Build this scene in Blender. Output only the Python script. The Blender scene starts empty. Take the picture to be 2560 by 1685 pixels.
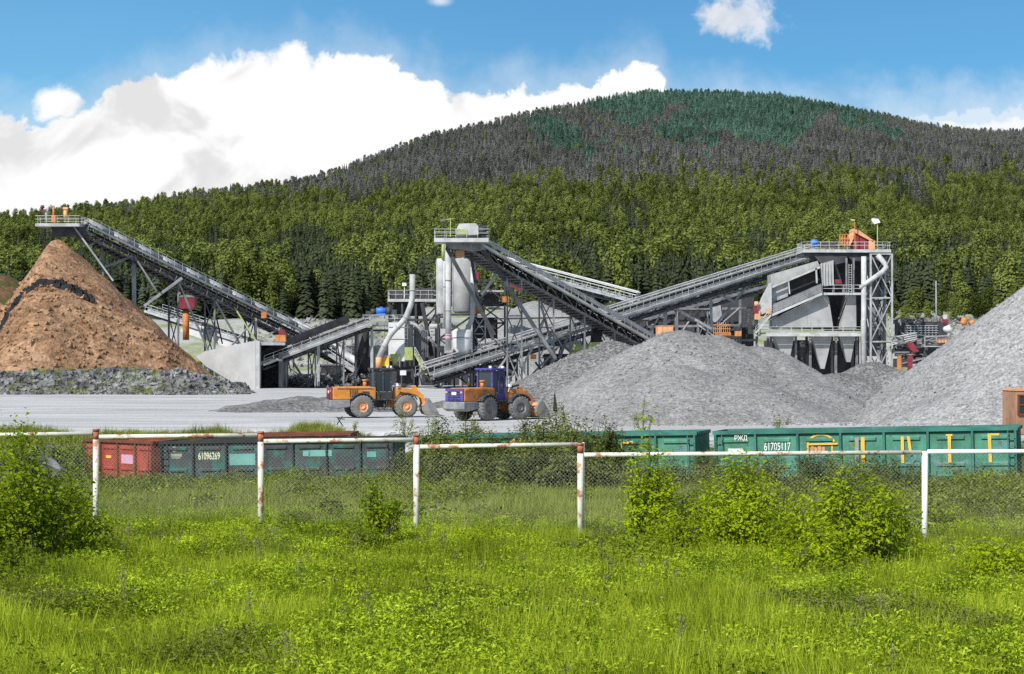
import bpy, math, random
import numpy as np
from mathutils import Vector, Matrix, noise as mnoise
random.seed(7); RNG = np.random.default_rng(11)
F = 5000.0; HY = 900.0; CX = 1280.0; CAMZ = 4.1
Z = Vector((0, 0, 1))
sc = bpy.context.scene
COL = sc.collection
def P(px, py, Y): return Vector(((px-CX)/F*Y, Y, CAMZ+(HY-py)/F*Y))
def V(*a): return Vector(a)
def nz(x, y, z=0.0): return mnoise.noise(Vector((x, y, z)))
def fbm(x, y, z=0.0, o=4):
    s = 0; a = 1.0
    for _ in range(o):
        s += a*mnoise.noise(Vector((x, y, z))); x *= 2.1; y *= 2.1; a *= 0.5
    return s

# ------------------------------------------------------------------ materials
class NB:
    def __init__(s, nt): s.nt = nt; s.n = nt.nodes; s.l = nt.links
    def node(s, t, **k):
        n = s.n.new(t)
        for a, b in k.items(): setattr(n, a, b)
        return n
    def put(s, sock, val):
        if hasattr(val, 'default_value') or hasattr(val, 'links'): s.l.new(val, sock)
        elif isinstance(val, (tuple, list)) and len(val) == 3 and sock.type == 'RGBA': sock.default_value = (*val, 1)
        else: sock.default_value = val
    def math(s, op, a, b=0.0, c=0.0, clamp=False):
        n = s.node('ShaderNodeMath', operation=op, use_clamp=clamp)
        for i, x in enumerate((a, b, c)): s.put(n.inputs[i], x)
        return n.outputs[0]
    def mix(s, f, a, b, blend='MIX'):
        n = s.node('ShaderNodeMix', data_type='RGBA', blend_type=blend)
        s.put(n.inputs[0], f); s.put(n.inputs[6], a); s.put(n.inputs[7], b)
        return n.outputs[2]
    def noise(s, vec, scale, detail=4, rough=0.55, dist=0.0):
        n = s.node('ShaderNodeTexNoise'); n.inputs['Scale'].default_value = scale
        n.inputs['Detail'].default_value = detail; n.inputs['Roughness'].default_value = rough
        n.inputs['Distortion'].default_value = dist
        if vec is not None: s.l.new(vec, n.inputs['Vector'])
        return n.outputs['Fac']
    def voro(s, vec, scale, feature='F1'):
        n = s.node('ShaderNodeTexVoronoi', feature=feature); n.inputs['Scale'].default_value = scale
        s.l.new(vec, n.inputs['Vector']); return n
    def ramp(s, fac, lo, hi, a=0.0, b=1.0, smooth=True):
        n = s.node('ShaderNodeMapRange'); n.interpolation_type = 'SMOOTHSTEP' if smooth else 'LINEAR'
        s.put(n.inputs[0], fac); s.put(n.inputs[1], lo); s.put(n.inputs[2], hi); s.put(n.inputs[3], a); s.put(n.inputs[4], b)
        return n.outputs[0]
    def map(s, vec, scale):
        n = s.node('ShaderNodeMapping'); n.inputs['Scale'].default_value = scale; s.l.new(vec, n.inputs['Vector']); return n.outputs[0]
def newmat(name):
    m = bpy.data.materials.new(name); m.use_nodes = True; m.node_tree.nodes.clear()
    b = NB(m.node_tree); out = b.node('ShaderNodeOutputMaterial')
    return m, b, out
def coords(b): return b.node('ShaderNodeTexCoord').outputs['Object']
def bump(b, h, strength, dist):
    n = b.node('ShaderNodeBump'); n.inputs['Strength'].default_value = strength; n.inputs['Distance'].default_value = dist
    b.put(n.inputs['Height'], h); return n.outputs[0]
def pbr(name, col, rough=0.7, metal=0.0, var=0.35, scale=1.2, stain=None, stain_amt=0.5, stain_lo=0.55, streak=False, bmp=0.0, bscale=20.0, rust=None, rust_lo=0.56):
    """paint / steel / concrete: base colour with broad mottling, plus dirt or rust patches of their own shape"""
    m, b, out = newmat(name); co = coords(b)
    n1 = b.noise(co, scale, 5, 0.6); f = b.ramp(n1, 0.3, 0.7)
    c = b.mix(f, tuple(x*(1-var) for x in col), tuple(min(1, x*(1+var*0.5)) for x in col))
    if stain:
        vec = b.map(co, (1.6, 1.6, 0.35)) if streak else co
        n2 = b.noise(vec, scale*2.3, 6, 0.7)
        c = b.mix(b.math('MULTIPLY', b.ramp(n2, stain_lo, stain_lo+0.12), stain_amt), c, stain)
    if rust:
        n3 = b.noise(b.map(co, (5.0, 5.0, 0.7)), 1.0, 6, 0.7); n4 = b.noise(co, 9.0, 5, 0.7)
        c = b.mix(b.math('MULTIPLY', b.ramp(n3, rust_lo-0.04, rust_lo+0.14), 0.75), c, rust); c = b.mix(b.math('MULTIPLY', b.ramp(n4, 0.60, 0.66), 0.8), c, tuple(x*0.5 for x in rust))
    p = b.node('ShaderNodeBsdfPrincipled'); b.put(p.inputs['Base Color'], c)
    p.inputs['Roughness'].default_value = rough; p.inputs['Metallic'].default_value = metal
    p.inputs['Specular IOR Level'].default_value = 0.3
    if bmp: b.put(p.inputs['Normal'], bump(b, b.noise(co, bscale, 5, 0.6), bmp, 0.05))
    b.l.new(p.outputs[0], out.inputs[0]); return m
def foliage(name, dark, light, nscale=0.5, trans=0.35, var2=None, v2lo=0.55, lw=0.5, ow=0.35):
    m, b, out = newmat(name)
    geo = b.node('ShaderNodeNewGeometry'); at = b.node('ShaderNodeAttribute', attribute_name='rnd'); oi = b.node('ShaderNodeObjectInfo')
    n1 = b.noise(geo.outputs['Position'], nscale, 3, 0.6)
    f = b.math('ADD', b.math('MULTIPLY', at.outputs['Fac'], lw), b.math('MULTIPLY', oi.outputs['Random'], ow))
    f = b.math('ADD', f, b.ramp(n1, 0.3, 0.7, -0.2, 0.35), clamp=True)
    c = b.mix(f, dark, light)
    if var2:
        n2 = b.noise(geo.outputs['Position'], nscale*0.37, 3, 0.5)
        c = b.mix(b.math('MULTIPLY', b.ramp(n2, v2lo, v2lo+0.12), 0.75), c, var2)
    d = b.node('ShaderNodeBsdfDiffuse'); t = b.node('ShaderNodeBsdfTranslucent'); mx = b.node('ShaderNodeMixShader')
    b.put(d.inputs[0], c); b.put(t.inputs[0], b.mix(0.25, c, (0.3, 0.4, 0.02))); mx.inputs[0].default_value = trans
    b.l.new(d.outputs[0], mx.inputs[1]); b.l.new(t.outputs[0], mx.inputs[2]); b.l.new(mx.outputs[0], out.inputs[0])
    return m
def gravel(name, lo, hi, stone=4.0, big=0.12, bmp=0.9, tint=None, tint_lo=0.55, tint_amt=0.7, grain=(0.55, 1.35)):
    m, b, out = newmat(name); co = coords(b)
    n1 = b.noise(co, big, 4, 0.6); c = b.mix(b.ramp(n1, 0.35, 0.65), lo, hi)
    v = b.voro(co, stone); sep = b.node('ShaderNodeSeparateColor'); b.l.new(v.outputs['Color'], sep.inputs[0])
    v2 = b.voro(co, stone*0.42); sep2 = b.node('ShaderNodeSeparateColor'); b.l.new(v2.outputs['Color'], sep2.inputs[0])
    k = b.math('MULTIPLY', b.ramp(sep.outputs[0], 0, 1, grain[0], grain[1], False), b.ramp(sep2.outputs[0], 0, 1, 0.8, 1.2, False))
    c = b.mix(1.0, c, k, 'MULTIPLY')
    if tint:
        n2 = b.noise(co, big*3.1, 5, 0.65)
        c = b.mix(b.math('MULTIPLY', b.ramp(n2, tint_lo, tint_lo+0.08), tint_amt), c, tint)
    p = b.node('ShaderNodeBsdfPrincipled'); b.put(p.inputs['Base Color'], c); p.inputs['Roughness'].default_value = 0.95
    p.inputs['Specular IOR Level'].default_value = 0.15
    h = b.math('ADD', v.outputs['Distance'], v2.outputs['Distance'])
    b.put(p.inputs['Normal'], bump(b, h, bmp, 0.4/stone))
    b.l.new(p.outputs[0], out.inputs[0]); return m

M = {}
M['steel'] = pbr('galvanised steel', (0.36, 0.365, 0.37), 0.6, 0.0, 0.35, 0.6, (0.12, 0.12, 0.12), 0.6, 0.56, True)
M['lightsteel'] = pbr('dusty light steel', (0.46, 0.46, 0.45), 0.7, 0.0, 0.3, 0.5, (0.19, 0.19, 0.185), 0.6, 0.57, True)
M['midsteel'] = pbr('grey steel', (0.20, 0.20, 0.205), 0.65, 0.0, 0.4, 0.5, (0.07, 0.07, 0.07), 0.6, 0.55, True)
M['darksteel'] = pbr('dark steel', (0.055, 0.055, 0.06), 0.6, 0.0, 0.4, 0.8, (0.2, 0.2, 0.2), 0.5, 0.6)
M['black'] = pbr('black rubber belt', (0.03, 0.03, 0.032), 0.8, 0.0, 0.3, 0.7, (0.16, 0.16, 0.16), 0.5, 0.58)
M['bin'] = pbr('dust coated bin plate', (0.35, 0.35, 0.34), 0.8, 0.0, 0.25, 0.35, (0.22, 0.215, 0.21), 0.6, 0.55, True)
M['cabinrust'] = pbr('dull brown sheet', (0.36, 0.19, 0.11), 0.8, 0.0, 0.3, 1.2, (0.22, 0.11, 0.06), 0.6, 0.55)
M['white'] = pbr('white painted steel', (0.62, 0.62, 0.61), 0.5, 0.0, 0.15, 0.5, (0.38, 0.36, 0.33), 0.5, 0.6, True)
M['concrete'] = pbr('pale concrete', (0.44, 0.44, 0.435), 0.9, 0.0, 0.15, 0.25, (0.33, 0.33, 0.325), 0.6, 0.55, True, 0.25, 6.0)
M['orange'] = pbr('orange machine paint', (0.66, 0.25, 0.035), 0.55, 0.0, 0.25, 1.5, (0.36, 0.28, 0.19), 0.65, 0.53)
M['rustorange'] = pbr('rusty orange paint', (0.55, 0.22, 0.07), 0.7, 0.0, 0.3, 1.5, (0.2, 0.09, 0.04), 0.6, 0.57)
M['peach'] = pbr('faded orange sheet', (0.68, 0.34, 0.17), 0.7, 0.0, 0.2, 1.0, (0.35, 0.16, 0.07), 0.5, 0.6)
M['maroon'] = pbr('maroon paint', (0.22, 0.03, 0.045), 0.55, 0.0, 0.3, 1.2, (0.09, 0.03, 0.025), 0.5, 0.58)
M['yellow'] = pbr('yellow paint', (0.75, 0.48, 0.03), 0.5, 0.0, 0.2, 1.2)
M['palegreen'] = pbr('faded yellow green paint', (0.36, 0.42, 0.14), 0.6, 0.0, 0.25, 1.2, (0.5, 0.5, 0.4), 0.5, 0.6)
M['blue'] = pbr('blue paint', (0.06, 0.2, 0.65), 0.45, 0.0, 0.2, 1.2)
M['violet'] = pbr('blue violet paint', (0.07, 0.06, 0.26), 0.5, 0.0, 0.25, 1.5, (0.22, 0.21, 0.26), 0.6, 0.54)
M['tyre'] = pbr('dusty tyre rubber', (0.17, 0.17, 0.165), 0.95, 0.0, 0.35, 2.0, (0.32, 0.31, 0.3), 0.6, 0.55, False, 0.5, 14.0)
M['rimgrey'] = pbr('dusty grey rim', (0.25, 0.25, 0.24), 0.8, 0.0, 0.3, 2.5)
M['machine'] = pbr('dark machine grey', (0.05, 0.05, 0.052), 0.65, 0.0, 0.35, 1.5, (0.24, 0.235, 0.22), 0.6, 0.53)
M['bucketsteel'] = pbr('worn bucket steel', (0.28, 0.28, 0.275), 0.5, 0.3, 0.35, 1.5, (0.12, 0.1, 0.09), 0.5, 0.56)
def glassmat():
    m, b, out = newmat('dark cab glass'); p = b.node('ShaderNodeBsdfPrincipled')
    p.inputs['Base Color'].default_value = (0.03, 0.04, 0.05, 1); p.inputs['Roughness'].default_value = 0.08
    b.l.new(p.outputs[0], out.inputs[0]); return m
M['glass'] = glassmat()
M['fence'] = pbr('chipped cream fence paint', (0.70, 0.69, 0.57), 0.65, 0.0, 0.15, 1.6, (0.36, 0.13, 0.065), 0.95, 0.505)
M['fencewhite'] = pbr('fresh white fence paint', (0.86, 0.86, 0.86), 0.5, 0.0, 0.06, 2.0, (0.45, 0.3, 0.25), 0.7, 0.56)
M['rustcap'] = pbr('rust and red primer', (0.40, 0.13, 0.07), 0.8, 0.0, 0.3, 5.0, (0.7, 0.6, 0.5), 0.7, 0.57)
M['wire'] = pbr('weathered wire', (0.30, 0.30, 0.28), 0.6, 0.3, 0.3, 2.0)
M['wgreen'] = pbr('worn sea green wagon paint', (0.075, 0.25, 0.165), 0.65, 0.0, 0.4, 0.7, (0.15, 0.27, 0.27), 0.8, 0.52, rust=(0.10, 0.12, 0.075))
M['wgreenrib'] = pbr('dark teal wagon frame', (0.045, 0.19, 0.15), 0.6, 0.0, 0.35, 0.9, (0.12, 0.24, 0.22), 0.5, 0.57, rust=(0.12, 0.10, 0.06))
M['wdark'] = pbr('sooty dark wagon paint', (0.062, 0.066, 0.066), 0.65, 0.0, 0.3, 0.55, (0.03, 0.145, 0.115), 0.9, 0.49, rust=(0.10, 0.085, 0.07))
M['wdarkrib'] = pbr('black wagon frame', (0.035, 0.036, 0.037), 0.65, 0.0, 0.3, 0.9)
M['wred'] = pbr('red oxide wagon paint', (0.33, 0.055, 0.035), 0.65, 0.0, 0.3, 0.9, (0.17, 0.065, 0.03), 0.8, 0.54, rust=(0.22, 0.13, 0.09))
M['wbrown'] = pbr('brown wagon frame', (0.17, 0.06, 0.03), 0.7, 0.0, 0.3, 0.9)
M['patchteal'] = pbr('fresh teal paint patch', (0.16, 0.40, 0.34), 0.6, 0.0, 0.2, 1.0)
M['patchpink'] = pbr('chalky pink paint patch', (0.56, 0.33, 0.42), 0.7, 0.0, 0.2, 1.0)
M['letters'] = pbr('cream lettering paint', (0.78, 0.76, 0.5), 0.7, 0.0, 0.1, 2.0)
M['letterwhite'] = pbr('white lettering paint', (0.8, 0.82, 0.8), 0.7, 0.0, 0.15, 2.0)
M['letteryellow'] = pbr('yellow orange lettering paint', (0.85, 0.48, 0.06), 0.7, 0.0, 0.15, 2.0, (0.45, 0.35, 0.15), 0.5, 0.6)
M['lettergrey'] = pbr('faded grey lettering', (0.30, 0.32, 0.25), 0.8, 0.0, 0.3, 2.0)
M['bark'] = pbr('grey brown bark', (0.13, 0.10, 0.075), 0.9, 0.0, 0.35, 3.0)
M['birchbark'] = pbr('pale birch bark', (0.45, 0.43, 0.40), 0.9, 0.0, 0.3, 1.0, (0.06, 0.06, 0.06), 0.8, 0.55)
M['twig'] = pbr('green brown twig', (0.12, 0.12, 0.05), 0.9, 0.0, 0.3, 4.0)
M['lampwhite'] = pbr('white lamp housing', (0.82, 0.82, 0.83), 0.4, 0.0, 0.05, 2.0)
M['stone'] = gravel('light crushed stone', (0.195, 0.19, 0.182), (0.25, 0.245, 0.235), 10.0, 0.16, 0.4, None, grain=(0.66, 1.32))
M['stonedark'] = gravel('darker crushed stone', (0.135, 0.132, 0.126), (0.185, 0.18, 0.173), 7.5, 0.2, 0.6, None, grain=(0.45, 1.6))
M['stonepale'] = gravel('pale fine stone', (0.235, 0.23, 0.22), (0.285, 0.278, 0.268), 9.0, 0.1, 0.35, None, grain=(0.65, 1.3))
M['earth'] = gravel('brown overburden', (0.20, 0.112, 0.06), (0.30, 0.18, 0.105), 2.6, 0.16, 0.6, (0.42, 0.27, 0.165), 0.55, 0.7, (0.7, 1.35))
M['earthdark'] = gravel('old brown overburden', (0.09, 0.052, 0.027), (0.14, 0.08, 0.042), 1.8, 0.10, 0.6, (0.055, 0.075, 0.02), 0.48, 0.85, (0.8, 1.2))
M['rock'] = gravel('grey broken rock', (0.115, 0.115, 0.115), (0.19, 0.19, 0.19), 1.6, 0.3, 0.6, (0.15, 0.19, 0.05), 0.56, 0.65, (0.4, 1.6))
M['crestshade'] = pbr('clods dark as shade', (0.03, 0.03, 0.033), 0.9, 0.0, 0.4, 1.0, (0.10, 0.09, 0.07), 0.7, 0.57)
M['grass'] = foliage('meadow grass', (0.09, 0.135, 0.008), (0.60, 0.70, 0.055), 0.5, 0.42, (0.15, 0.19, 0.04), 0.57)
M['weed'] = foliage('bright weeds', (0.08, 0.135, 0.008), (0.60, 0.74, 0.05), 1.1, 0.42)
M['grassfar'] = foliage('bank grass', (0.12, 0.15, 0.025), (0.43, 0.47, 0.10), 0.25, 0.35)
M['seed'] = foliage('grey seed heads', (0.14, 0.15, 0.05), (0.32, 0.31, 0.15), 0.5, 0.2)
M['flower'] = pbr('white petals', (0.8, 0.82, 0.76), 0.8, 0.0, 0.1, 3.0)
M['leafbright'] = foliage('bright young leaves', (0.07, 0.12, 0.005), (0.45, 0.56, 0.018), 1.6, 0.42)
M['leafmid'] = foliage('mid green leaves', (0.07, 0.11, 0.010), (0.30, 0.37, 0.03), 1.2, 0.35)
M['leafdark'] = foliage('dark dull leaves', (0.05, 0.066, 0.016), (0.26, 0.29, 0.075), 0.9, 0.28)
M['olive'] = foliage('pale olive birch leaves', (0.044, 0.060, 0.014), (0.225, 0.262, 0.066), 0.02, 0.22, lw=0.22, ow=0.75)
M['spruce'] = foliage('dark spruce needles', (0.026, 0.034, 0.018), (0.075, 0.09, 0.046), 0.02, 0.1, lw=0.22, ow=0.75)
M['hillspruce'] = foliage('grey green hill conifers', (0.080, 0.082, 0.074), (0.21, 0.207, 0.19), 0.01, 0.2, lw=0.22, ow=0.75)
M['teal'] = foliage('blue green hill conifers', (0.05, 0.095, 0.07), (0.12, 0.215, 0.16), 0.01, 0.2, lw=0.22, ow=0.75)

# ------------------------------------------------------------------ mesh building
OFF = {}
class MB:
    def __init__(s): s.v = []; s.f = []; s.smooth = []
    def add(s, vs, fs, sm=False):
        o = len(s.v); s.v += [Vector(x) for x in vs]; s.f += [tuple(i+o for i in q) for q in fs]; s.smooth += [sm]*len(fs); return s
    def hexa(s, p): return s.add(p, [(0, 3, 2, 1), (4, 5, 6, 7), (0, 1, 5, 4), (1, 2, 6, 5), (2, 3, 7, 6), (3, 0, 4, 7)])
    def box(s, c, size, rz=0.0):
        x, y, z = size[0]/2, size[1]/2, size[2]/2; c = Vector(c); R = Matrix.Rotation(rz, 3, 'Z')
        return s.hexa([c+R@Vector(q) for q in ((-x,-y,-z),(x,-y,-z),(x,y,-z),(-x,y,-z),(-x,-y,z),(x,-y,z),(x,y,z),(-x,y,z))])
    def beam(s, a, b, w=0.2, h=None, up=Z):
        a = Vector(a); b = Vector(b); h = h or w; d = (b-a)
        if d.length < 1e-6: return s
        d.normalize(); sx = d.cross(up)
        if sx.length < 1e-3: sx = d.cross(Vector((0, 1, 0)))
        sx.normalize(); u = sx.cross(d); sx = sx*w/2; u = u*h/2
        return s.hexa([a-sx-u, a+sx-u, a+sx+u, a-sx+u, b-sx-u, b+sx-u, b+sx+u, b-sx+u])
    def tube(s, pts, r, n=8, cap=True, r2=None):
        pts = [Vector(p) for p in pts]; k = len(pts); rings = []; prev = None
        for i, p in enumerate(pts):
            d = (pts[min(i+1, k-1)]-pts[max(i-1, 0)]).normalized()
            if prev is None:
                a = d.cross(Z) if abs(d.z) < 0.95 else d.cross(Vector((1, 0, 0)))
            else: a = prev-d*prev.dot(d)
            a.normalize(); prev = a; b = d.cross(a)
            rr = r if r2 is None else r+(r2-r)*i/max(1, k-1)
            if isinstance(r, (list, tuple)): rr = r[i]
            rings.append([p+(a*math.cos(2*math.pi*j/n)+b*math.sin(2*math.pi*j/n))*rr for j in range(n)])
        o = len(s.v)
        for q in rings: s.v += q
        for i in range(k-1):
            for j in range(n):
                s.f.append((o+i*n+j, o+i*n+(j+1) % n, o+(i+1)*n+(j+1) % n, o+(i+1)*n+j)); s.smooth.append(True)
        if cap:
            s.f.append(tuple(o+j for j in reversed(range(n)))); s.smooth.append(False)
            s.f.append(tuple(o+(k-1)*n+j for j in range(n))); s.smooth.append(False)
        return s
    def cyl(s, a, b, r, n=16, r2=None): return s.tube([a, b], r, n, True, r2)
    def prism(s, pts, ext):
        pts = [Vector(p) for p in pts]; n = len(pts); e = Vector(ext)
        fs = [tuple(range(n)), tuple(n+i for i in reversed(range(n)))]+[(i, n+i, n+(i+1) % n, (i+1) % n) for i in range(n)]
        return s.add(pts+[p+e for p in pts], fs)
    def frustum(s, top, bot):
        return s.hexa(list(bot)+list(top))
    def lathe(s, prof, c, axis, n=24):
        """prof: (radius, offset along axis)"""
        ax = Vector(axis).normalized(); a = ax.cross(Z) if abs(ax.z) < 0.9 else ax.cross(Vector((1, 0, 0))); a.normalize(); b = ax.cross(a); c = Vector(c)
        o = len(s.v); k = len(prof)
        for r, t in prof: s.v += [c+ax*t+(a*math.cos(2*math.pi*j/n)+b*math.sin(2*math.pi*j/n))*r for j in range(n)]
        for i in range(k-1):
            for j in range(n): s.f.append((o+i*n+j, o+i*n+(j+1) % n, o+(i+1)*n+(j+1) % n, o+(i+1)*n+j)); s.smooth.append(True)
        return s
    def build(s, name, mat, parent=None, M4=None, bev=0.0):
        me = bpy.data.meshes.new(name); off = OFF.get(parent.name, Vector((0, 0, 0))) if parent else Vector((0, 0, 0))
        vs = s.v if M4 is None else [M4 @ p for p in s.v]
        me.from_pydata([tuple(p-off) for p in vs], [], s.f)
        me.polygons.foreach_set('use_smooth', s.smooth)
        me.materials.append(mat); me.update()
        import bmesh
        bm = bmesh.new(); bm.from_mesh(me); bmesh.ops.recalc_face_normals(bm, faces=bm.faces)
        if bev: bmesh.ops.bevel(bm, geom=[e for e in bm.edges if len(e.link_faces) == 2 and e.calc_face_angle(0) > 0.6], offset=bev, segments=2, profile=0.6, affect='EDGES')
        bm.to_mesh(me); bm.free()
        return link(name, me, parent)
def link(name, me, parent=None):
    o = bpy.data.objects.new(name, me); COL.objects.link(o)
    if parent is not None:
        o.parent = parent; OFF[o.name] = OFF.get(parent.name, Vector((0, 0, 0)))
    return o
def tag(o, label=None, cat=None, group=None, kind=None):
    if label: o['label'] = label
    if cat: o['category'] = cat
    if group: o['group'] = group
    if kind: o['kind'] = kind
    return o
def thing(name, label, cat, loc, group=None):
    o = bpy.data.objects.new(name, None); COL.objects.link(o); o.location = loc; o.empty_display_size = 0.5
    OFF[o.name] = Vector(loc); return tag(o, label, cat, group)
def copy_tree(o, parent=None):
    c = o.copy(); COL.objects.link(c); c.parent = parent
    for ch in list(o.children): copy_tree(ch, c)
    return c
def np_mesh(name, verts, faces, mat, rnd=None, smooth=False):
    """faces: (n,k) array of equal-sized polygons"""
    me = bpy.data.meshes.new(name); n, k = faces.shape
    me.vertices.add(len(verts)); me.vertices.foreach_set('co', np.asarray(verts, np.float32).ravel())
    me.loops.add(n*k); me.loops.foreach_set('vertex_index', faces.astype(np.int32).ravel())
    me.polygons.add(n); me.polygons.foreach_set('loop_start', np.arange(0, n*k, k, dtype=np.int32))
    me.polygons.foreach_set('use_smooth', np.full(n, smooth))
    me.update(calc_edges=True)
    if rnd is not None:
        a = me.attributes.new('rnd', 'FLOAT', 'FACE'); a.data.foreach_set('value', np.asarray(rnd, np.float32))
    if mat: me.materials.append(mat)
    return me
def leaf_arrays(c, size, rng, up=0.5, asp=0.55, axis=None, out=None, ow=1.3):
    """diamond leaves at points c"""
    n = len(c); nrm = rng.normal(size=(n, 3)); nrm[:, 2] = np.abs(nrm[:, 2])+up
    if out is not None: nrm = nrm*0.55+out*ow
    nrm /= np.linalg.norm(nrm, axis=1)[:, None]
    a = rng.normal(size=(n, 3)) if axis is None else axis+rng.normal(size=(n, 3))*0.35
    a -= nrm*np.sum(a*nrm, 1)[:, None]; a /= np.linalg.norm(a, axis=1)[:, None]+1e-9
    b = np.cross(nrm, a); s = np.asarray(size)[:, None] if np.ndim(size) else size
    fold = nrm*s*0.12
    v = np.stack([c-a*s*0.5, c+b*s*asp*0.5+fold, c+a*s*0.5, c-b*s*asp*0.5+fold], 1).reshape(-1, 3)
    f = np.arange(4*n).reshape(-1, 4)
    return v, f
# ------------------------------------------------------------------ scatter (one object of uncountable stuff)
def scatter(name, pts, rz, scl, idx, protos):
    me = bpy.data.meshes.new(name); n = len(pts)
    me.vertices.add(n); me.vertices.foreach_set('co', np.asarray(pts, np.float32).ravel())
    for nm, arr, ty in (('rz', rz, 'FLOAT'), ('scl', scl, 'FLOAT'), ('vi', idx, 'INT')):
        a = me.attributes.new(nm, ty, 'POINT'); a.data.foreach_set('value', np.asarray(arr, np.float32 if ty == 'FLOAT' else np.int32))
    o = link(name, me)
    ng = bpy.data.node_groups.new(name+' nodes', 'GeometryNodeTree')
    ng.interface.new_socket('Geometry', in_out='INPUT', socket_type='NodeSocketGeometry')
    ng.interface.new_socket('Geometry', in_out='OUTPUT', socket_type='NodeSocketGeometry')
    N = ng.nodes; L = ng.links
    gi = N.new('NodeGroupInput'); go = N.new('NodeGroupOutput'); join = N.new('GeometryNodeJoinGeometry')
    mp = N.new('GeometryNodeMeshToPoints'); L.new(gi.outputs[0], mp.inputs['Mesh'])
    def attr(nm, ty):
        a = N.new('GeometryNodeInputNamedAttribute'); a.data_type = ty; a.inputs['Name'].default_value = nm; return a.outputs['Attribute']
    r = attr('rz', 'FLOAT'); s = attr('scl', 'FLOAT'); vi = attr('vi', 'INT')
    cx = N.new('ShaderNodeCombineXYZ'); L.new(r, cx.inputs[2])
    for k, po in enumerate(protos):
        cmpn = N.new('FunctionNodeCompare'); cmpn.data_type = 'INT'; cmpn.operation = 'EQUAL'
        L.new(vi, cmpn.inputs[2]); cmpn.inputs[3].default_value = k
        oi = N.new('GeometryNodeObjectInfo'); oi.inputs['Object'].default_value = po; oi.inputs['As Instance'].default_value = True
        ip = N.new('GeometryNodeInstanceOnPoints'); L.new(mp.outputs[0], ip.inputs['Points']); L.new(cmpn.outputs[0], ip.inputs['Selection'])
        L.new(oi.outputs['Geometry'], ip.inputs['Instance']); L.new(cx.outputs[0], ip.inputs['Rotation']); L.new(s, ip.inputs['Scale'])
        L.new(ip.outputs[0], join.inputs[0])
    L.new(join.outputs[0], go.inputs[0])
    md = o.modifiers.new('scatter', 'NODES'); md.node_group = ng
    return o
def proto(name, me): return bpy.data.objects.new(name, me)

# ------------------------------------------------------------------ terrain
def sm(t): t = max(0.0, min(1.0, t)); return t*t*(3-2*t)
def gz(x, y):
    tz = float(np.interp(x, [-40, -17.5, -10.4, 6.5, 21, 40], [-3.9, -3.7, -3.5, -2.6, -2.25, -2.0]))-0.35
    yt = float(np.interp(x, [-12, 8], [101, 82])); ye = float(np.interp(x, [-12, 8], [114.5, 97])); yy = float(np.interp(x, [-12, 8], [120.5, 107]))
    zf = -0.30-0.02*max(-14, min(14, x))
    if y < 21: z = 2.3+(0.55-2.3)*sm(y/21) if y > 0 else 2.3
    elif y < 47: z = 0.55+(zf-0.55)*(y-21)/26
    elif y < yt: z = zf+(tz+1.45-zf)*((y-47)/(yt-47))
    elif y < yt+4: z = tz+1.45-1.45*sm((y-yt)/4)
    elif y < ye: z = tz
    elif y < yy: z = tz*(1-sm((y-ye)/(yy-ye)))
    elif y < 342: z = 0.0
    else: z = 12.5*sm((y-342)/80)+max(0, y-432)*0.09
    if y < 120: z += 0.07*nz(x*0.35, y*0.35, 3.3)+0.12*nz(x*0.1, y*0.1, 1.0)
    elif y < 342: z += 0.10*nz(x*0.12, y*0.12, 5.0)*sm((y-yy)/6)
    else: z += 1.1*fbm(x*0.04, y*0.05, 8.0, 4)*sm((y-342)/30)
    return z
SIL = [(-1500, 640), (-400, 560), (0, 533), (108, 527), (269, 506), (430, 484), (592, 465), (710, 450), (818, 425), (925, 385), (1076, 334), (1183, 306), (1291, 282), (1398, 258),
       (1506, 239), (1613, 224), (1721, 221), (1829, 224), (1936, 231), (2044, 247), (2151, 267), (2259, 290), (2366, 312), (2474, 322), (2560, 323), (3000, 345), (4200, 420)]
SX = [a for a, _ in SIL]; SY = [b for _, b in SIL]
def ridge(px): return float(np.interp(px, [-1500, 0, 500, 1700, 2560, 4000], [1250, 1300, 1600, 2500, 2300, 2000]))
def hz(x, y):
    px = CX+F*x/max(y, 1); R = ridge(px); sy = float(np.interp(px, SX, SY))+F*9.0/R
    zr = CAMZ+(HY-sy)/F*R; t = (y-430)/(R-430)
    if t <= 0: return 12.5+max(0, y-432)*0.09-0.4
    z = 12.5+(zr-12.5)*(min(t, 1)**1.32)-max(0, y-R)*0.14
    return z+sm(t*4)*sm((1.15-t)*4)*5.0*nz(x*0.006, y*0.006, 2.0)
def sheet(name, rows, us, xf, zf, mat):
    v = np.array([[xf(u, y), y, zf(xf(u, y), y)] for y in rows for u in us]); m = len(us)
    f = np.array([[i*m+j, i*m+j+1, (i+1)*m+j+1, (i+1)*m+j] for i in range(len(rows)-1) for j in range(m-1)])
    return link(name, np_mesh(name, v, f, mat, None, True))
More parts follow.
